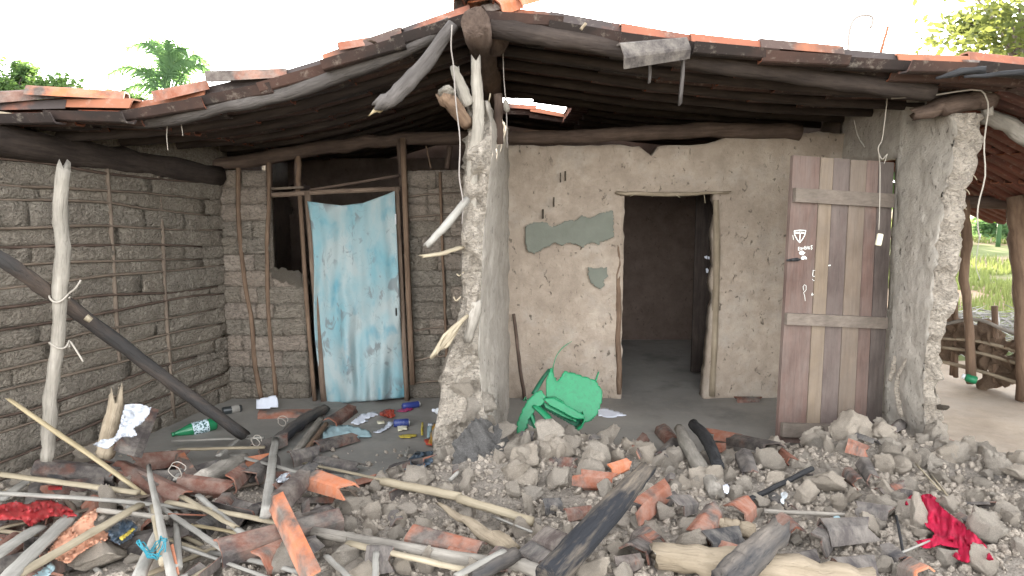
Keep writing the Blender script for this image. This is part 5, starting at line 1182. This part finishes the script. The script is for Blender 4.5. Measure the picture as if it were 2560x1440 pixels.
# burnt lump and layered wall chunks at the partition's foot
bm_ = clod_mesh('burnt_mud_lump', 5, 705, M['mud_burnt'], 4, .24); c0 = P(1222, 1150, 4.24)
for v in bm_.vertices:
    q = v.co; k = math.sin(q.z * 17 + 3 * nz(q.x * 2, q.y * 2, q.z * 2) + q.x * 2) * .06 + .05 * nz(q.x * 7, q.y * 7, q.z * 20); q.x *= 1 + k; q.y *= 1 + k
tag(inst('burnt_mud_lump', bm_, c0, (0, .12, .4), (.165, .15, .19)), 'blackened layered lump of mud at the foot of the partition wall', 'mud lump')
for k, (x, y, w, h, Y) in enumerate(((1150, 1150, .10, .12, 4.32), (1130, 1195, .085, .09, 4.3), (1250, 1085, .10, .07, 4.38), (1290, 1110, .09, .08, 4.34), (1210, 1085, .09, .07, 4.36), (1315, 1180, .07, .09, 4.3), (1285, 1215, .06, .08, 4.22))):
    me = clod_mesh('mud_clod', 4, 720 + k, M['mud_end'], 6, .2); o = inst('mud_clod', me, P(x, y, Y), (.2 * k, .1 * k, k), (w, w * .8, h))
    tag(o, ['tall pale lump at the left foot of the partition wall', 'low lump at the left foot of the partition wall', 'pale ledge lump above the burnt lump', 'pale lump right above the burnt lump', 'pale lump at the base of the wall end', 'pale lump right beside the burnt lump', 'narrow pale lump at the lower right of the burnt lump'][k], 'mud lump')
# medium clods: individuals of a kind nobody can tell apart
def heap_side(X): return X < -1.0
n = 0
while n < 215:
    X = r2.uniform(-3.2, 4.4); Y = r2.uniform(2.9, 5.05)
    if heap_side(X) and r2.random() < .72: continue
    if X > 2.75 and Y > 5.0: continue
    if mound_raw(X, Y) < .05: continue
    s = r2.uniform(.028, .066) * (1.0 if r2.random() < .8 else 1.35)
    o = inst('mud_clod', r2.choice(CMs), (X, Y, Hm(X, Y) + s * .25), (r2.uniform(0, 6), r2.uniform(0, 6), r2.uniform(0, 6)), (s * r2.uniform(.8, 1.4), s, s * r2.uniform(.6, 1)))
    tag(o, None, 'mud clod', 'clods among the sticks and tiles' if X < -.9 else 'clods loose in the middle rubble' if X < 2.7 else 'clods in the gravel beyond the pillar'); LATER.append((o, Vector((X, Y, 0)), 'small clod'))
    n += 1
BIGM = CM + [clod_mesh('mud_clod', 4, 60 + i, M['mud_end' if i % 2 else 'mud_light'], 8, .2) for i in range(5)]
n = 0
while n < 80:
    q = r2.random(); X, Y = (r2.gauss(.35, .55), r2.gauss(4.35, .35)) if q < .45 else (r2.gauss(2.2, .5), r2.gauss(4.6, .3)) if q < .75 else (r2.uniform(-.8, 3.6), r2.uniform(3.2, 4.6))
    if not 3.05 < Y < 5.0 or mound_raw(X, Y) < .08: continue
    s_ = r2.uniform(.055, .105) if Y > 3.6 else r2.uniform(.05, .075)
    o = inst('mud_clod', r2.choice(BIGM), (X, Y, Hm(X, Y) + s_ * .30), (r2.uniform(0, 6), r2.uniform(0, 6), r2.uniform(0, 6)), (s_ * r2.uniform(.9, 1.25), s_ * r2.uniform(.8, 1), s_ * r2.uniform(.6, .9)))
    tag(o, None, 'mud clod', 'larger clods heaped on the rubble'); LATER.append((o, Vector((X, Y, 0)), 'larger pale clod')); n += 1
# crumbs and gravel: one mass
def crumbs():
    rs = np.random.RandomState(5); protos = []
    for i in range(6):
        me = clod_mesh('crumb', 2 if i < 3 else 1, 800 + i, M['mud_dust'], 5, .2); vs = np.empty(len(me.vertices) * 3); me.vertices.foreach_get('co', vs)
        fs = np.array([tuple(q.vertices) for q in me.polygons]); protos.append((vs.reshape(-1, 3), fs)); bpy.data.meshes.remove(me)
    VV = []; FF = []; b = 0; k = 0
    while k < 15000:
        X = rs.uniform(-3.4, 4.6); Y = 5.25 - 2.6 * rs.rand() ** .9
        h = Hm(X, Y)
        if h < .015 and not (rs.rand() < .16 and Y > 4.6 and (X < 2.7)): continue
        if X < -1.0 and rs.rand() < .45: continue
        s = .006 + .022 * rs.rand() ** 3.0
        vs, fs = protos[rs.randint(3) if s > .014 else 3 + rs.randint(3)]
        q = Quaternion(rs.randn(4)).normalized().to_matrix(); w = (vs * (s * rs.uniform(.7, 1.3, 3))) @ np.array(q).T + np.array((X, Y, h + s * .3))
        VV.append(w); FF.append(fs + b); b += len(vs); k += 1
    V = np.concatenate(VV); F = np.concatenate(FF)
    me = bpy.data.meshes.new('gravel'); me.vertices.add(len(V)); me.vertices.foreach_set('co', V.ravel()); me.loops.add(F.size); me.loops.foreach_set('vertex_index', F.ravel().astype(np.int32))
    me.polygons.add(len(F)); me.polygons.foreach_set('loop_start', np.arange(0, F.size, 3, dtype=np.int32)); me.polygons.foreach_set('loop_total', np.full(len(F), 3, dtype=np.int32)); me.update(calc_edges=True); me.materials.append(M['mud_crumb'])
    o = bpy.data.objects.new('gravel', me); COL.objects.link(o); tag(o, 'loose crumbs and gravel of broken mud over the rubble', 'gravel', kind='stuff')
crumbs()

# --- cloths, bags, papers
def drape(name, poly, mat, label, cat, lift=.03, amp=.03, fr=9, step=5, thick=.003, sd=0, aniso=(1, 1)):
    def fn(x, y):
        f = fbm(x / 100 * fr * aniso[0], y / 100 * fr * aniso[1], sd, 3); return G(x, y, lift + amp * abs(f) + amp * .4 * f)
    o = sheet(name, poly, fn, M[mat], step, thick); tag(o, label, cat); return o
drape('red_bag', [(-20, 1268), (40, 1252), (70, 1262), (95, 1248), (130, 1250), (175, 1270), (195, 1290), (170, 1295), (130, 1290), (100, 1305), (75, 1318), (55, 1300), (20, 1300), (-20, 1300)], 'bag_red', 'crumpled red plastic bag at the left edge', 'bag', .10, .05, 5)
drape('red_rag', [(118, 1215), (155, 1212), (158, 1226), (120, 1226)], 'bag_red', 'scrap of dark red plastic under the broad bamboo strip', 'scrap', .08, .02)
drape('peach_cloth', [(243, 1270), (245, 1290), (232, 1312), (255, 1325), (275, 1335), (268, 1350), (225, 1368), (200, 1385), (172, 1410), (150, 1402), (112, 1392), (125, 1372), (150, 1335), (185, 1310), (205, 1290)], 'cloth_peach', 'crumpled peach cloth hanging over the left heap', 'cloth', .09, .04, 6, 5, .004, 3, (1.2, 2.2))
drape('striped_cloth', [(268, 1328), (300, 1302), (325, 1296), (345, 1318), (330, 1345), (300, 1362), (275, 1350)], 'navy_film', 'dark cloth scrap with a yellow stripe between strips', 'cloth', .10, .03)
drape('yellow_stripe', [(296, 1345), (333, 1318), (338, 1324), (305, 1352)], 'yellow', 'narrow yellow band on the dark cloth scrap', 'cloth', .125, .02)
drape('plastic_sheet', [(80, 1440), (130, 1405), (140, 1420), (110, 1455)], 'film_blue', 'clear bluish plastic below the peach cloth', 'plastic', .08, .03)
drape('crimson_cloth', [(2262, 1262), (2268, 1245), (2285, 1234), (2300, 1238), (2325, 1234), (2345, 1248), (2348, 1262), (2375, 1285), (2410, 1310), (2440, 1338), (2465, 1365), (2485, 1402), (2470, 1400), (2440, 1385), (2420, 1408), (2395, 1400), (2378, 1388), (2400, 1372), (2350, 1362), (2320, 1372), (2300, 1368), (2290, 1352), (2330, 1345), (2336, 1332), (2318, 1318), (2306, 1302), (2318, 1290), (2308, 1272), (2300, 1262), (2280, 1262), (2268, 1264)], 'cloth_crimson', 'crimson cloth with burnt edges lying in the right rubble', 'cloth', .04, .05, 2.2, 3, .004, 7, (1.8, .8))
o = sheet('white_rag', [(312, 1012), (345, 1008), (378, 1018), (372, 1038), (352, 1062), (335, 1070), (343, 1088), (330, 1094), (305, 1092), (288, 1108), (268, 1124), (232, 1112), (255, 1098), (285, 1095), (298, 1070), (305, 1035)], lambda x, y: P(x, y, 4.27 - .0011 * (y - 1060) - .07 * abs(fbm(x * .045, y * .045, 5, 3))), M['cloth_white'], 4, .003); tag(o, 'crumpled white rag draped over a standing tile', 'rag')
drape('plastic_wad', [(690, 1200), (705, 1185), (725, 1180), (740, 1192), (735, 1202), (712, 1206), (695, 1208)], 'cloth_white', 'small whitish plastic wad among the dark tiles', 'plastic', .13, .03, 14, 4)
drape('blue_plastic', [(806, 1080), (825, 1063), (860, 1060), (890, 1066), (925, 1078), (930, 1092), (900, 1095), (870, 1102), (855, 1108), (825, 1098), (806, 1102)], 'film_blue', 'pale blue plastic sheet spread on the floor', 'plastic', .006, .02, 8, 5)
drape('torn_paper', [(875, 1058), (902, 1035), (940, 1028), (945, 1038), (915, 1048), (922, 1052), (895, 1062)], 'paper', 'torn white papers behind the blue plastic', 'paper', .006, .02, 10, 4)
drape('torn_paper', [(933, 1080), (960, 1068), (972, 1052), (985, 1055), (978, 1066), (962, 1076), (945, 1084)], 'paper_print', 'printed white wrapper in front of the navy can', 'wrapper', .006, .02, 10, 4)
drape('paper_scrap', [(940, 1052), (960, 1050), (962, 1058), (945, 1060)], 'ivory', 'small cream wrapper scrap on the floor', 'wrapper', .005, .012, 12, 4)
drape('orange_bag', [(948, 1032), (962, 1024), (985, 1022), (988, 1040), (978, 1046), (962, 1042), (950, 1038)], 'bag_orange', 'bright orange red crumpled bag on the floor', 'bag', .012, .05, 14, 3)
drape('magenta_wrapper', [(990, 1028), (1008, 1018), (1030, 1016), (1034, 1024), (1012, 1030)], 'magenta', 'dark magenta wrapper beside the blue can', 'wrapper', .006, .02, 12, 3)
drape('yellow_wrapper', [(995, 1088), (1015, 1086), (1045, 1084), (1040, 1091), (1015, 1096), (1000, 1094)], 'yellow', 'yellow wrapper strip lying on the floor', 'wrapper', .006, .02, 10, 3)
drape('yellow_wrapper', [(1054, 1055), (1060, 1054), (1058, 1088), (1051, 1088)], 'yellow', 'narrow yellow strip beside the snack packet', 'wrapper', .02, .02, 10, 3)
sp = empty('snack_packet', G(1078, 1095, 0), 'torn yellow snack packet near the partition wall foot', 'packet')
for poly, m in (([(1083, 1060), (1094, 1058), (1082, 1112), (1070, 1110)], 'amber'), ([(1068, 1066), (1082, 1060), (1075, 1092), (1066, 1096)], 'film_blue'), ([(1058, 1098), (1074, 1096), (1082, 1114), (1066, 1112)], 'bag_orange'), ([(1070, 1055), (1086, 1056), (1084, 1064), (1070, 1064)], 'paper_print')):
    o = sheet('foil_panel', poly, lambda x, y: G(x, y, .02 + .02 * abs(fbm(x * .1, y * .1, 2, 2))), M[m], 4, .002, sp)
drape('black_plastic', [(1010, 1175), (1020, 1150), (1040, 1128), (1062, 1130), (1082, 1125), (1085, 1155), (1060, 1170), (1040, 1182)], 'navy_film', 'dark bluish plastic heap at the partition wall foot', 'plastic', .03, .06, 9, 5)
drape('grey_strip', [(1008, 1140), (1020, 1115), (1026, 1118), (1018, 1142)], 'lath_grey', 'curved grey strip beside the dark plastic heap', 'strip', .03, .01, 9, 4)
drape('paper_sheet', [(1492, 1022), (1508, 1018), (1535, 1026), (1555, 1032), (1568, 1038), (1525, 1045), (1496, 1040)], 'paper', 'pale sheet of paper on the floor beside the chair', 'paper', .004, .006, 6, 4)
for x, y, w, h, m, lab in ((1815, 1222, 9, 13, 'paper', 'white paper scrap at the foot of the grey log'), (1960, 1238, 10, 10, 'foil', 'crumpled foil scrap left of the cube-like clod'), (2092, 1297, 10, 9, 'film_blue', 'light blue scrap above the large ridged tile'), (1642, 1372, 9, 16, 'foil', 'shiny foil scrap beside the pink grey tile'), (1956, 1252, 6, 8, 'foil', 'small foil bit under the crumpled foil scrap')):
    drape('scrap', [(x - w, y - h * .6), (x + w * .4, y - h), (x + w, y - h * .3), (x + w * .6, y + h), (x - w * .5, y + h * .8)], m, lab, 'scrap', .07, .02, 14, 3)
o = sheet('leaning_paper', [(638, 1000), (642, 998), (692, 986), (697, 1018), (668, 1022), (640, 1022)], lambda x, y: P(x, y, 6.36 - .003 * (y - 985) + .004 * math.sin(x * .2)), M['paper'], 5, .002); tag(o, 'white sheet of paper leaning on the rear wall', 'paper')
# --- bottles and cans
def bottle(name, A, B, prof, mat, label, cat, extra=()):
    e = empty(name, (Vector(A) + Vector(B)) / 2, label, cat); V, F = lathe(A, B, prof); obj('body', V, F, M[mat], e)
    for nm, pr, m in extra: V, F = lathe(A, B, pr); obj(nm, V, F, M[m], e)
    return e
bottle('green_bottle', G(432, 1086, .022), G(540, 1058, .05), [(0, .013), (.06, .016), (.2, .03), (.4, .050), (.46, .052), (.96, .052), (1, .044)], 'glass_green', 'green bottle with a printed label lying by the side wall', 'bottle', [('label', [(.44, .053), (.45, .0535), (.80, .0535), (.81, .053)], 'bottle_label'), ('cap', [(-.03, .016), (-.03, .017), (.04, .017), (.04, .015)], 'glass_green')])
bottle('dark_bottle', G(556, 1028, .028), G(604, 1020, .028), [(0, .03), (.05, .034), (.9, .034), (1, .028)], 'dark_bottle', 'dark cylinder lying in the room corner', 'bottle', [('band', [(.45, .0345), (.46, .035), (.85, .035), (.86, .0345)], 'lath_grey')])
bottle('blue_can', G(1006, 1016, .03), G(1047, 1010, .03), [(0, .024), (.05, .029), (.93, .029), (1, .024)], 'can_blue', 'bright blue can lying below the curtain corner', 'can', [('rim', [(1.0, .024), (1.0, .026), (1.03, .026), (1.03, .02)], 'metal')])
bottle('navy_can', G(984, 1058, .03), G(1022, 1056, .03), [(0, .028), (.05, .032), (.95, .032), (1, .028)], 'can_navy', 'navy printed can on the floor by the wrappers', 'can', [('rim', [(1.0, .026), (1.0, .028), (1.04, .028), (1.04, .02)], 'metal')])
bottle('white_bottle', G(1084, 1026, .03), G(1122, 1032, .03), [(0, .012), (.16, .013), (.18, .022), (.28, .030), (1, .030)], 'plastic_white', 'small white plastic bottle beside the partition wall', 'bottle', [('cap', [(-.06, .014), (-.05, .015), (.1, .015), (.11, .013)], 'paper')])
drape('box_scrap', [(992, 1064), (1000, 1060), (1020, 1062), (1018, 1074), (995, 1078)], 'ivory', 'flattened cream carton below the navy can', 'carton', .01, .015, 8, 4)

# --- broken green plastic chair
CY = 4.98
ch = empty('plastic_chair', G(1400, 1090, 0), 'overturned broken green plastic chair before the plastered wall', 'chair')
def cy(x, y): return P(x, y, CY + .0016 * (x - 1420) * .6 - .0012 * (y - 1000) + .0000035 * (x - 1435) ** 2 * 1.5)
bkp = [(1378, 918), (1384, 935), (1394, 955), (1402, 945), (1412, 931), (1440, 938), (1488, 952), (1497, 962), (1507, 980), (1504, 1008), (1496, 1034), (1482, 1054), (1462, 1063), (1440, 1048), (1390, 1015), (1364, 995), (1363, 965), (1366, 948)]
def sh_fn(d): return lambda x, y: cy(x, y) + Vector((0, d, 0))
o = sheet('backrest', bkp, lambda x, y: cy(x, y) + Vector((0, .05 - .00001 * (x - 1435) ** 2, 0)), M['plastic_green'], 5, .008, ch)
def bandp(pts, d0, d1, nm, mat='plastic_green', th=.006):
    """moulded band: front edge pts, swept back by d"""
    V = [cy(x, y) + Vector((0, d0, 0)) for x, y in pts]; n_ = len(V); V += [v + Vector((0, d1 - d0, -.008)) for v in V]
    F = [(i, i + 1, n_ + i + 1, n_ + i) for i in range(n_ - 1)]; o = obj(nm, V, F, M[mat], ch); m = o.modifiers.new('thickness', 'SOLIDIFY'); m.thickness = th; return o
o = sheet('seat_rim', [(1357, 990), (1366, 986), (1385, 988), (1410, 1002), (1458, 1030), (1459, 1042), (1432, 1038), (1375, 1008)], lambda x, y: cy(x, y) + Vector((0, -.07, 0)), M['plastic_green'], 4, .008, ch)
o = sheet('seat_rim', [(1355, 998), (1368, 1006), (1440, 1043), (1439, 1052), (1400, 1036), (1362, 1016)], lambda x, y: cy(x, y) + Vector((0, -.035, 0)), M['plastic_green'], 4, .008, ch)
o = sheet('seat', [(1352, 1004), (1368, 1012), (1452, 1052), (1456, 1042), (1452, 1062), (1440, 1070), (1400, 1048), (1350, 1020)], lambda x, y: cy(x, y) + Vector((0, .02, 0)), M['plastic_green_dark'], 4, .008, ch)
bandp([(1458, 1030), (1460, 1046), (1453, 1062), (1442, 1070)], -.07, .05, 'seat_rim')
bandp([(1359, 988), (1386, 986), (1408, 998)], -.08, -.02, 'seat_rim')
stick('leg', [cy(1336, 1008) + Vector((0, -.05, 0)), cy(1366, 1032) + Vector((0, -.09, 0)), cy(1388, 1062) + Vector((0, -.10, 0)), cy(1402, 1096) + Vector((0, -.09, 0))], [.034, .036, .032, .026], 'plastic_green', ch, n=6, seg=12, flat=.35)
o = sheet('leg', [(1318, 995), (1334, 978), (1352, 968), (1364, 985), (1358, 1004), (1340, 1016), (1322, 1042), (1308, 1084), (1290, 1078), (1292, 1050), (1306, 1015)], lambda x, y: cy(x, y) + Vector((0, -.06, 0)), M['plastic_green'], 4, .01, ch)
o = sheet('leg', [(1326, 1008), (1336, 1035), (1344, 1072), (1300, 1066), (1312, 1035)], lambda x, y: cy(x, y) + Vector((0, -.03, 0)), M['plastic_green_dark'], 4, .012, ch)
stick('leg_rib', [cy(1322, 1015) + Vector((0, -.05, 0)), cy(1332, 1045) + Vector((0, -.05, 0)), cy(1345, 1078) + Vector((0, -.05, 0))], .014, 'plastic_green', ch, n=6, seg=6)
bandp([(1296, 1068), (1320, 1080), (1344, 1096)], -.06, .04, 'leg')
bandp([(1308, 1000), (1314, 990), (1318, 1000)], -.02, .03, 'leg')
stick('torn_strip', [cy(1382, 935) + Vector((0, .04, 0)), cy(1384, 912), cy(1392, 888), cy(1408, 868), cy(1430, 853)], [.012, .006, .006, .007, .003], 'plastic_green', ch, n=5, seg=16, flat=.5)
stick('torn_strip', [cy(1491, 958) + Vector((0, .05, 0)), cy(1499, 935) + Vector((0, .06, 0))], [.008, .006], 'plastic_green', ch, n=5, seg=4)
stick('armrest', [cy(1334, 985), cy(1356, 955) + Vector((0, .06, 0)), cy(1376, 930) + Vector((0, .08, 0))], [.02, .018, .015], 'plastic_green_dark', ch, n=6, seg=6, flat=.5)
stick('armrest', [cy(1408, 1097) + Vector((0, -.06, 0)), cy(1425, 1086), cy(1446, 1072) + Vector((0, .04, 0))], [.010, .012, .012], 'plastic_green_dark', ch, n=6, seg=6, flat=.6)

# each of the look-alikes is named by the landmark next to it
used = set(o['label'] for o in COL.objects if 'label' in o)
marks = [(WL[o.name], o['label']) for o in COL.objects if o.parent is None and o.get('label') and o.get('category') in ('mud clod', 'roof tile', 'log', 'branch', 'bamboo strip', 'lath', 'cloth', 'stick', 'bamboo pole', 'pole', 'slat', 'bag', 'mud lump') and len(o['label'].split()) <= 8]
for o, c, what in LATER:
    for d, m in sorted(((Vector((w.x - c.x, w.y - c.y)).length, (w, l)) for w, l in marks), key=lambda t: t[0])[:40]:
        w, l = m; dx, dy = c.x - w.x, c.y - w.y
        rel = ('left of' if dx < 0 else 'right of') if abs(dx) > abs(dy) else ('in front of' if dy < 0 else 'behind')
        rel = ('just ' if d < .16 else '') + rel
        sc_ = sorted(o.scale); adj = 'flat ' if what == 'small clod' and sc_[0] < .62 * sc_[2] else ''
        lab = adj + what + ' ' + rel + ' the ' + l
        if lab not in used: break
    used.add(lab); o['label'] = lab
# ================================================================ VERANDA FENCE AND BEYOND
fe = empty('wattle_fence', P(2460, 960, 7.1), 'low wattle fence daubed with brown mud beyond the pillar', 'fence')
def FYx(x): return lerp(7.35, 6.62, (x - 2350) / 250)
for k, pts in enumerate(([(2340, 818), (2400, 802), (2450, 800), (2520, 828), (2600, 860)], [(2350, 846), (2440, 852), (2520, 872), (2600, 895)], [(2350, 868), (2440, 880), (2520, 902), (2600, 928)], [(2350, 902), (2440, 925), (2520, 950), (2600, 975)])):
    stick('rail', [P(x, y, FYx(x) - .04) for x, y in pts], .018, 'wood_pale' if k else 'wood_grey', fe, n=7, seg=12, rough=.2, seed=k)
for x, y0, y1, r in ((2388, 755, 935, .025), (2487, 765, 960, .03), (2378, 770, 930, .02), (2460, 880, 960, .02), (2425, 880, 950, .04)):
    stick('stake', [P(x, y0, FYx(x)), P(x + 2, (y0 + y1) / 2, FYx(x)), P(x + 1, y1 + 8, FYx(x))], r, 'wood_brown', fe, n=7, seg=6, rough=.2, seed=x)
fm = [clod_mesh('mud_daub', 3, 900 + i, M['mud_brown'], 6, .2) for i in range(5)]
for k in range(74):
    x = r2.uniform(2355, 2590); t = (x - 2350) / 250; lo = lerp(880, 960, t) if x < 2470 else lerp(930, 985, t); y = r2.uniform(lerp(805, 850, t), lo); s = r2.uniform(.06, .11)
    inst('mud_daub', r2.choice(fm), P(x, y, FYx(x) + .02), (r2.uniform(0, 6), r2.uniform(0, 6), 0), (s, s * .7, s * .9), fe)
bottle('green_flask', P(2412, 942, 6.95), P(2442, 952, 6.9), [(0, .02), (.15, .04), (.9, .04), (1, .03)], 'plastic_green', 'green plastic flask at the foot of the wattle fence', 'bottle', [('cap', [(-.25, .02), (-.2, .024), (0, .024), (.02, .02)], 'plastic_white')])
# grey dry palm fronds heaped behind the fence
def fronds():
    V = []; F = []
    for k in range(420):
        x = r2.uniform(2300, 2640); Y = r2.uniform(8.3, 10.5); c = Vector((P(x, 760, Y).x, Y, r2.uniform(.02, .42) * (1 - abs(Y - 9.2) / 2))); a = r2.gauss(.2, .7); L = r2.uniform(.3, 1.0); d = Vector((math.cos(a), math.sin(a), r2.gauss(0, .15))) * L
        n_ = Vector((-d.y, d.x, 0)).normalized() * r2.uniform(.008, .02); b = len(V); u = Vector((0, 0, r2.uniform(.004, .02)))
        V += [c - d / 2, c - n_ + u, c + d / 2, c + n_ + u]; F += [(b, b + 1, b + 2, b + 3)]
    o = obj('dry_fronds', V, F, M['dry_frond'], smooth=False); tag(o, 'grey dry palm fronds heaped behind the wattle fence', 'fronds', kind='stuff')
    return o
fronds()
# grass
def grass():
    rs = np.random.RandomState(3); V = []; F = []
    for k in range(26000):
        Y = 8 + 40 * rs.rand() ** 1.6; X = Y * rs.uniform(.40, .80)
        if fbm(X * .11, Y * .11, 9, 3) < -.22 + .25 * (26 < Y < 34): continue
        h = rs.uniform(.04, .16) * (1 + Y * .015); a = rs.rand() * 6.28; w = .010 + Y * .0011; l = rs.uniform(-.05, .05); b = len(V); dx, dy = math.cos(a) * w, math.sin(a) * w
        V += [(X - dx, Y - dy, -.07), (X + dx, Y + dy, -.07), (X + l, Y + l, h - .06)]; F.append((b, b + 1, b + 2))
    o = obj('grass', V, F, M['grass_blade'], smooth=False); tag(o, 'short green grass of the field beyond the veranda', 'grass', kind='stuff')
grass()
def leaves(clumps, n, size, rs, drop=0.0):
    V = []; F = []
    for k in range(n):
        c, r = clumps[rs.randrange(len(clumps))]; p = c + Vector((rs.gauss(0, .5), rs.gauss(0, .5), rs.gauss(0, .38))) * r
        a = Vector((rs.gauss(0, 1), rs.gauss(0, 1), rs.gauss(0, .6) - drop)).normalized(); q = a.orthogonal().normalized(); q.rotate(Quaternion(a, rs.random() * 6.28)); s = size * rs.uniform(.6, 1.3); b = len(V)
        V += [p, p + a * s * .5 + q * s * .24, p + a * s, p + a * s * .5 - q * s * .24]; F.append((b, b + 1, b + 2, b + 3))
    return V, F
def tree(name, base, top, rad, mat, label, n=5000, size=.1, sd=1, flat=.8, group=None, ncl=26, trunk_r=.16):
    rs = random.Random(sd); base = Vector(base); top = Vector(top); e = empty(name, base, label, 'tree', group)
    cl = []; limbs = [tube([base, base.lerp(top, .5) + Vector((rs.gauss(0, .15), rs.gauss(0, .15), 0)) * rad * .4, top - Vector((0, 0, rad * .3))], [trunk_r, trunk_r * .75, trunk_r * .35], 9, 10, .12)]
    for k in range(ncl):
        d = Vector((rs.gauss(0, 1), rs.gauss(0, 1), rs.gauss(0, flat))).normalized() * rad * rs.uniform(.45, 1.0); d.z *= flat; c = top + d; cl.append((c, rad * rs.uniform(.16, .30)))
        limbs.append(tube([base.lerp(top, rs.uniform(.6, .9)), top + d * .45 + Vector((0, 0, -.1 * rad)), c], [trunk_r * .28, trunk_r * .15, trunk_r * .05], 5, 5, .1))
    V, F, _ = merge(limbs); obj('trunk', V, F, M['bark'], e); V, F = leaves(cl, n, size, rs, .3); obj('crown', V, F, M[mat], e, smooth=False); return e
c = P(2480, 70, 13); tree('leafy_tree', (c.x + 1.4, 13.4, -.06), c + Vector((.5, 0, .1)), 2.0, 'leaf_yellow', 'sparse yellowish green tree above the right end of the roof', 4200, .17, 4, .75, ncl=40, trunk_r=.12)
c = P(30, 222, 38); tree('leafy_tree', (c.x - 1, 38, -.06), c, 2.6, 'leaf_dark', 'bushy green tree above the left end of the roof', 9000, .30, 5, .6, ncl=30, trunk_r=.2)
c = P(330, 262, 46); tree('leafy_tree', (c.x, 46, -.06), c, 1.9, 'leaf_dark', 'low tree crown left below the palm', 3000, .3, 6, .5, ncl=18, trunk_r=.2)
c = P(500, 250, 47); tree('leafy_tree', (c.x, 47, -.06), c, 1.6, 'leaf_palm', 'low tree crown right below the palm', 2600, .3, 7, .5, ncl=16, trunk_r=.2)
# palm
def palm():
    rs = random.Random(11); c = P(418, 232, 44); base = Vector((c.x + .3, 44, -.06)); e = empty('palm_tree', base, 'palm tree with arching fronds rising behind the roof', 'palm')
    v, f = tube([base, (base + c) / 2 + Vector((.2, 0, 0)), c], [.28, .22, .2], 10, 12, .05); obj('trunk', v, f, M['bark'], e)
    spec = [[(415, 235), (385, 205), (350, 178), (310, 168), (268, 188)], [(415, 235), (408, 180), (392, 130), (358, 108), (312, 124)], [(418, 235), (416, 180), (412, 140), (398, 112), (372, 104)], [(420, 235), (424, 170), (422, 130), (421, 100)], [(422, 235), (428, 180), (434, 140), (446, 120), (466, 124)],
            [(424, 235), (440, 190), (462, 158), (490, 138), (526, 165)], [(424, 235), (448, 198), (472, 172), (500, 162), (526, 182)], [(412, 238), (390, 222), (360, 212), (325, 218), (300, 236)], [(424, 238), (450, 224), (480, 214), (510, 226)], [(420, 235), (415, 200), (432, 165), (455, 150), (485, 156)], [(416, 236), (404, 205), (380, 178), (352, 172)]]
    for q, pp in enumerate(spec):
        V = []; F = []; pts = [P(x, y, 44 + (q % 3 - 1) * .7 * i / len(pp)) for i, (x, y) in enumerate(pp)]
        v, f = tube(pts, [.06, .035, .012], 5, 18); V += v; F += f
        P2 = catmull(pts, 46)
        for i in range(8, 46):
            t = i / 46; T = (P2[i] - P2[i - 1]).normalized(); sdv = T.cross(Vector((0, -1, 0))).normalized(); ll = .85 * math.sin(min(1, t * 1.1 + .15) * 2.5) + .12
            for sg in (-1, 1):
                d = (sdv * sg * .8 + T * .75 + Vector((0, rs.uniform(-.6, .6), -.35 + rs.gauss(0, .12)))).normalized() * ll * rs.uniform(.8, 1.1); w = T * .06; b = len(V)
                V += [P2[i] - w, P2[i] + w, P2[i] + d * .6 + w * .5, P2[i] + d + Vector((0, 0, -.10)), P2[i] + d * .6 - w * .5]; F.append(tuple(range(b, b + 5)))
        obj('frond', V, F, M['leaf_palm'], e, smooth=False)
palm()
# far field trees; the tall unseen ones are added to shade the veranda
for k, X in enumerate((-14, -8.8, -3.6, .6, 4.6, 9.6, 13.2, 18, 22.5, 27.5, 33, 38.5)):
    Y = 48 + r2.uniform(-2, 4); hgt = 11.0 + r2.uniform(-.3, .2) if 8 < X < 16 else 5.4 + r2.uniform(-.5, .4)
    if -20 < X < -5: hgt = 5.0
    tree('field_tree', (X, Y, -.06), (X, Y, hgt * .55), hgt * .45, 'leaf_dark', 'bushy tree in the row closing the field, tall hidden ones added to shade the veranda', 8000 if 8 < X < 16 else 3000, .6, 40 + k, .9, 'trees closing the field', 44, .2)
bn = empty('banana_plant', (P(2500, 556, 26).x, 26, -.06), 'bright green broad leaves showing under the veranda eave', 'plant')
for k, (x0, y0, x1, y1, w) in enumerate(((2464, 552, 2522, 536, .13), (2470, 556, 2502, 553, .09), (2498, 554, 2528, 546, .12), (2500, 548, 2528, 534, .12))):
    A = P(x0, y0, 26 + .2 * k); B = P(x1, y1, 26 + .2 * k); v, f = tube([A, (A + B) / 2 + Vector((0, 0, .05)), B], [.02, w, w * .7], 6, 8, flat=1, up=(0, 1, .3)); obj('leaf', v, f, M['leaf_bright'], bn)
v, f = tube([(bn.location.x, 26, -.06), P(2500, 556, 26)], .08, 7, 4); obj('stem', v, f, M['leaf_palm'], bn)
for k, (x, y) in enumerate(((2490, 560), (2550, 566))):
    c = P(x, y, 27.5); e = empty('field_shrub', (c.x, 27.5, -.06), ['low feathery shrub under the bright green leaves', 'low feathery shrub right of the veranda post'][k], 'shrub'); V, F = leaves([(c + Vector((r2.uniform(-.7, .7), 0, r2.uniform(-.3, 0))), .35) for _ in range(8)], 700, .22, r2); obj('foliage', V, F, M['leaf_palm'], e, smooth=False)
for nm in ('house_floor',): pass
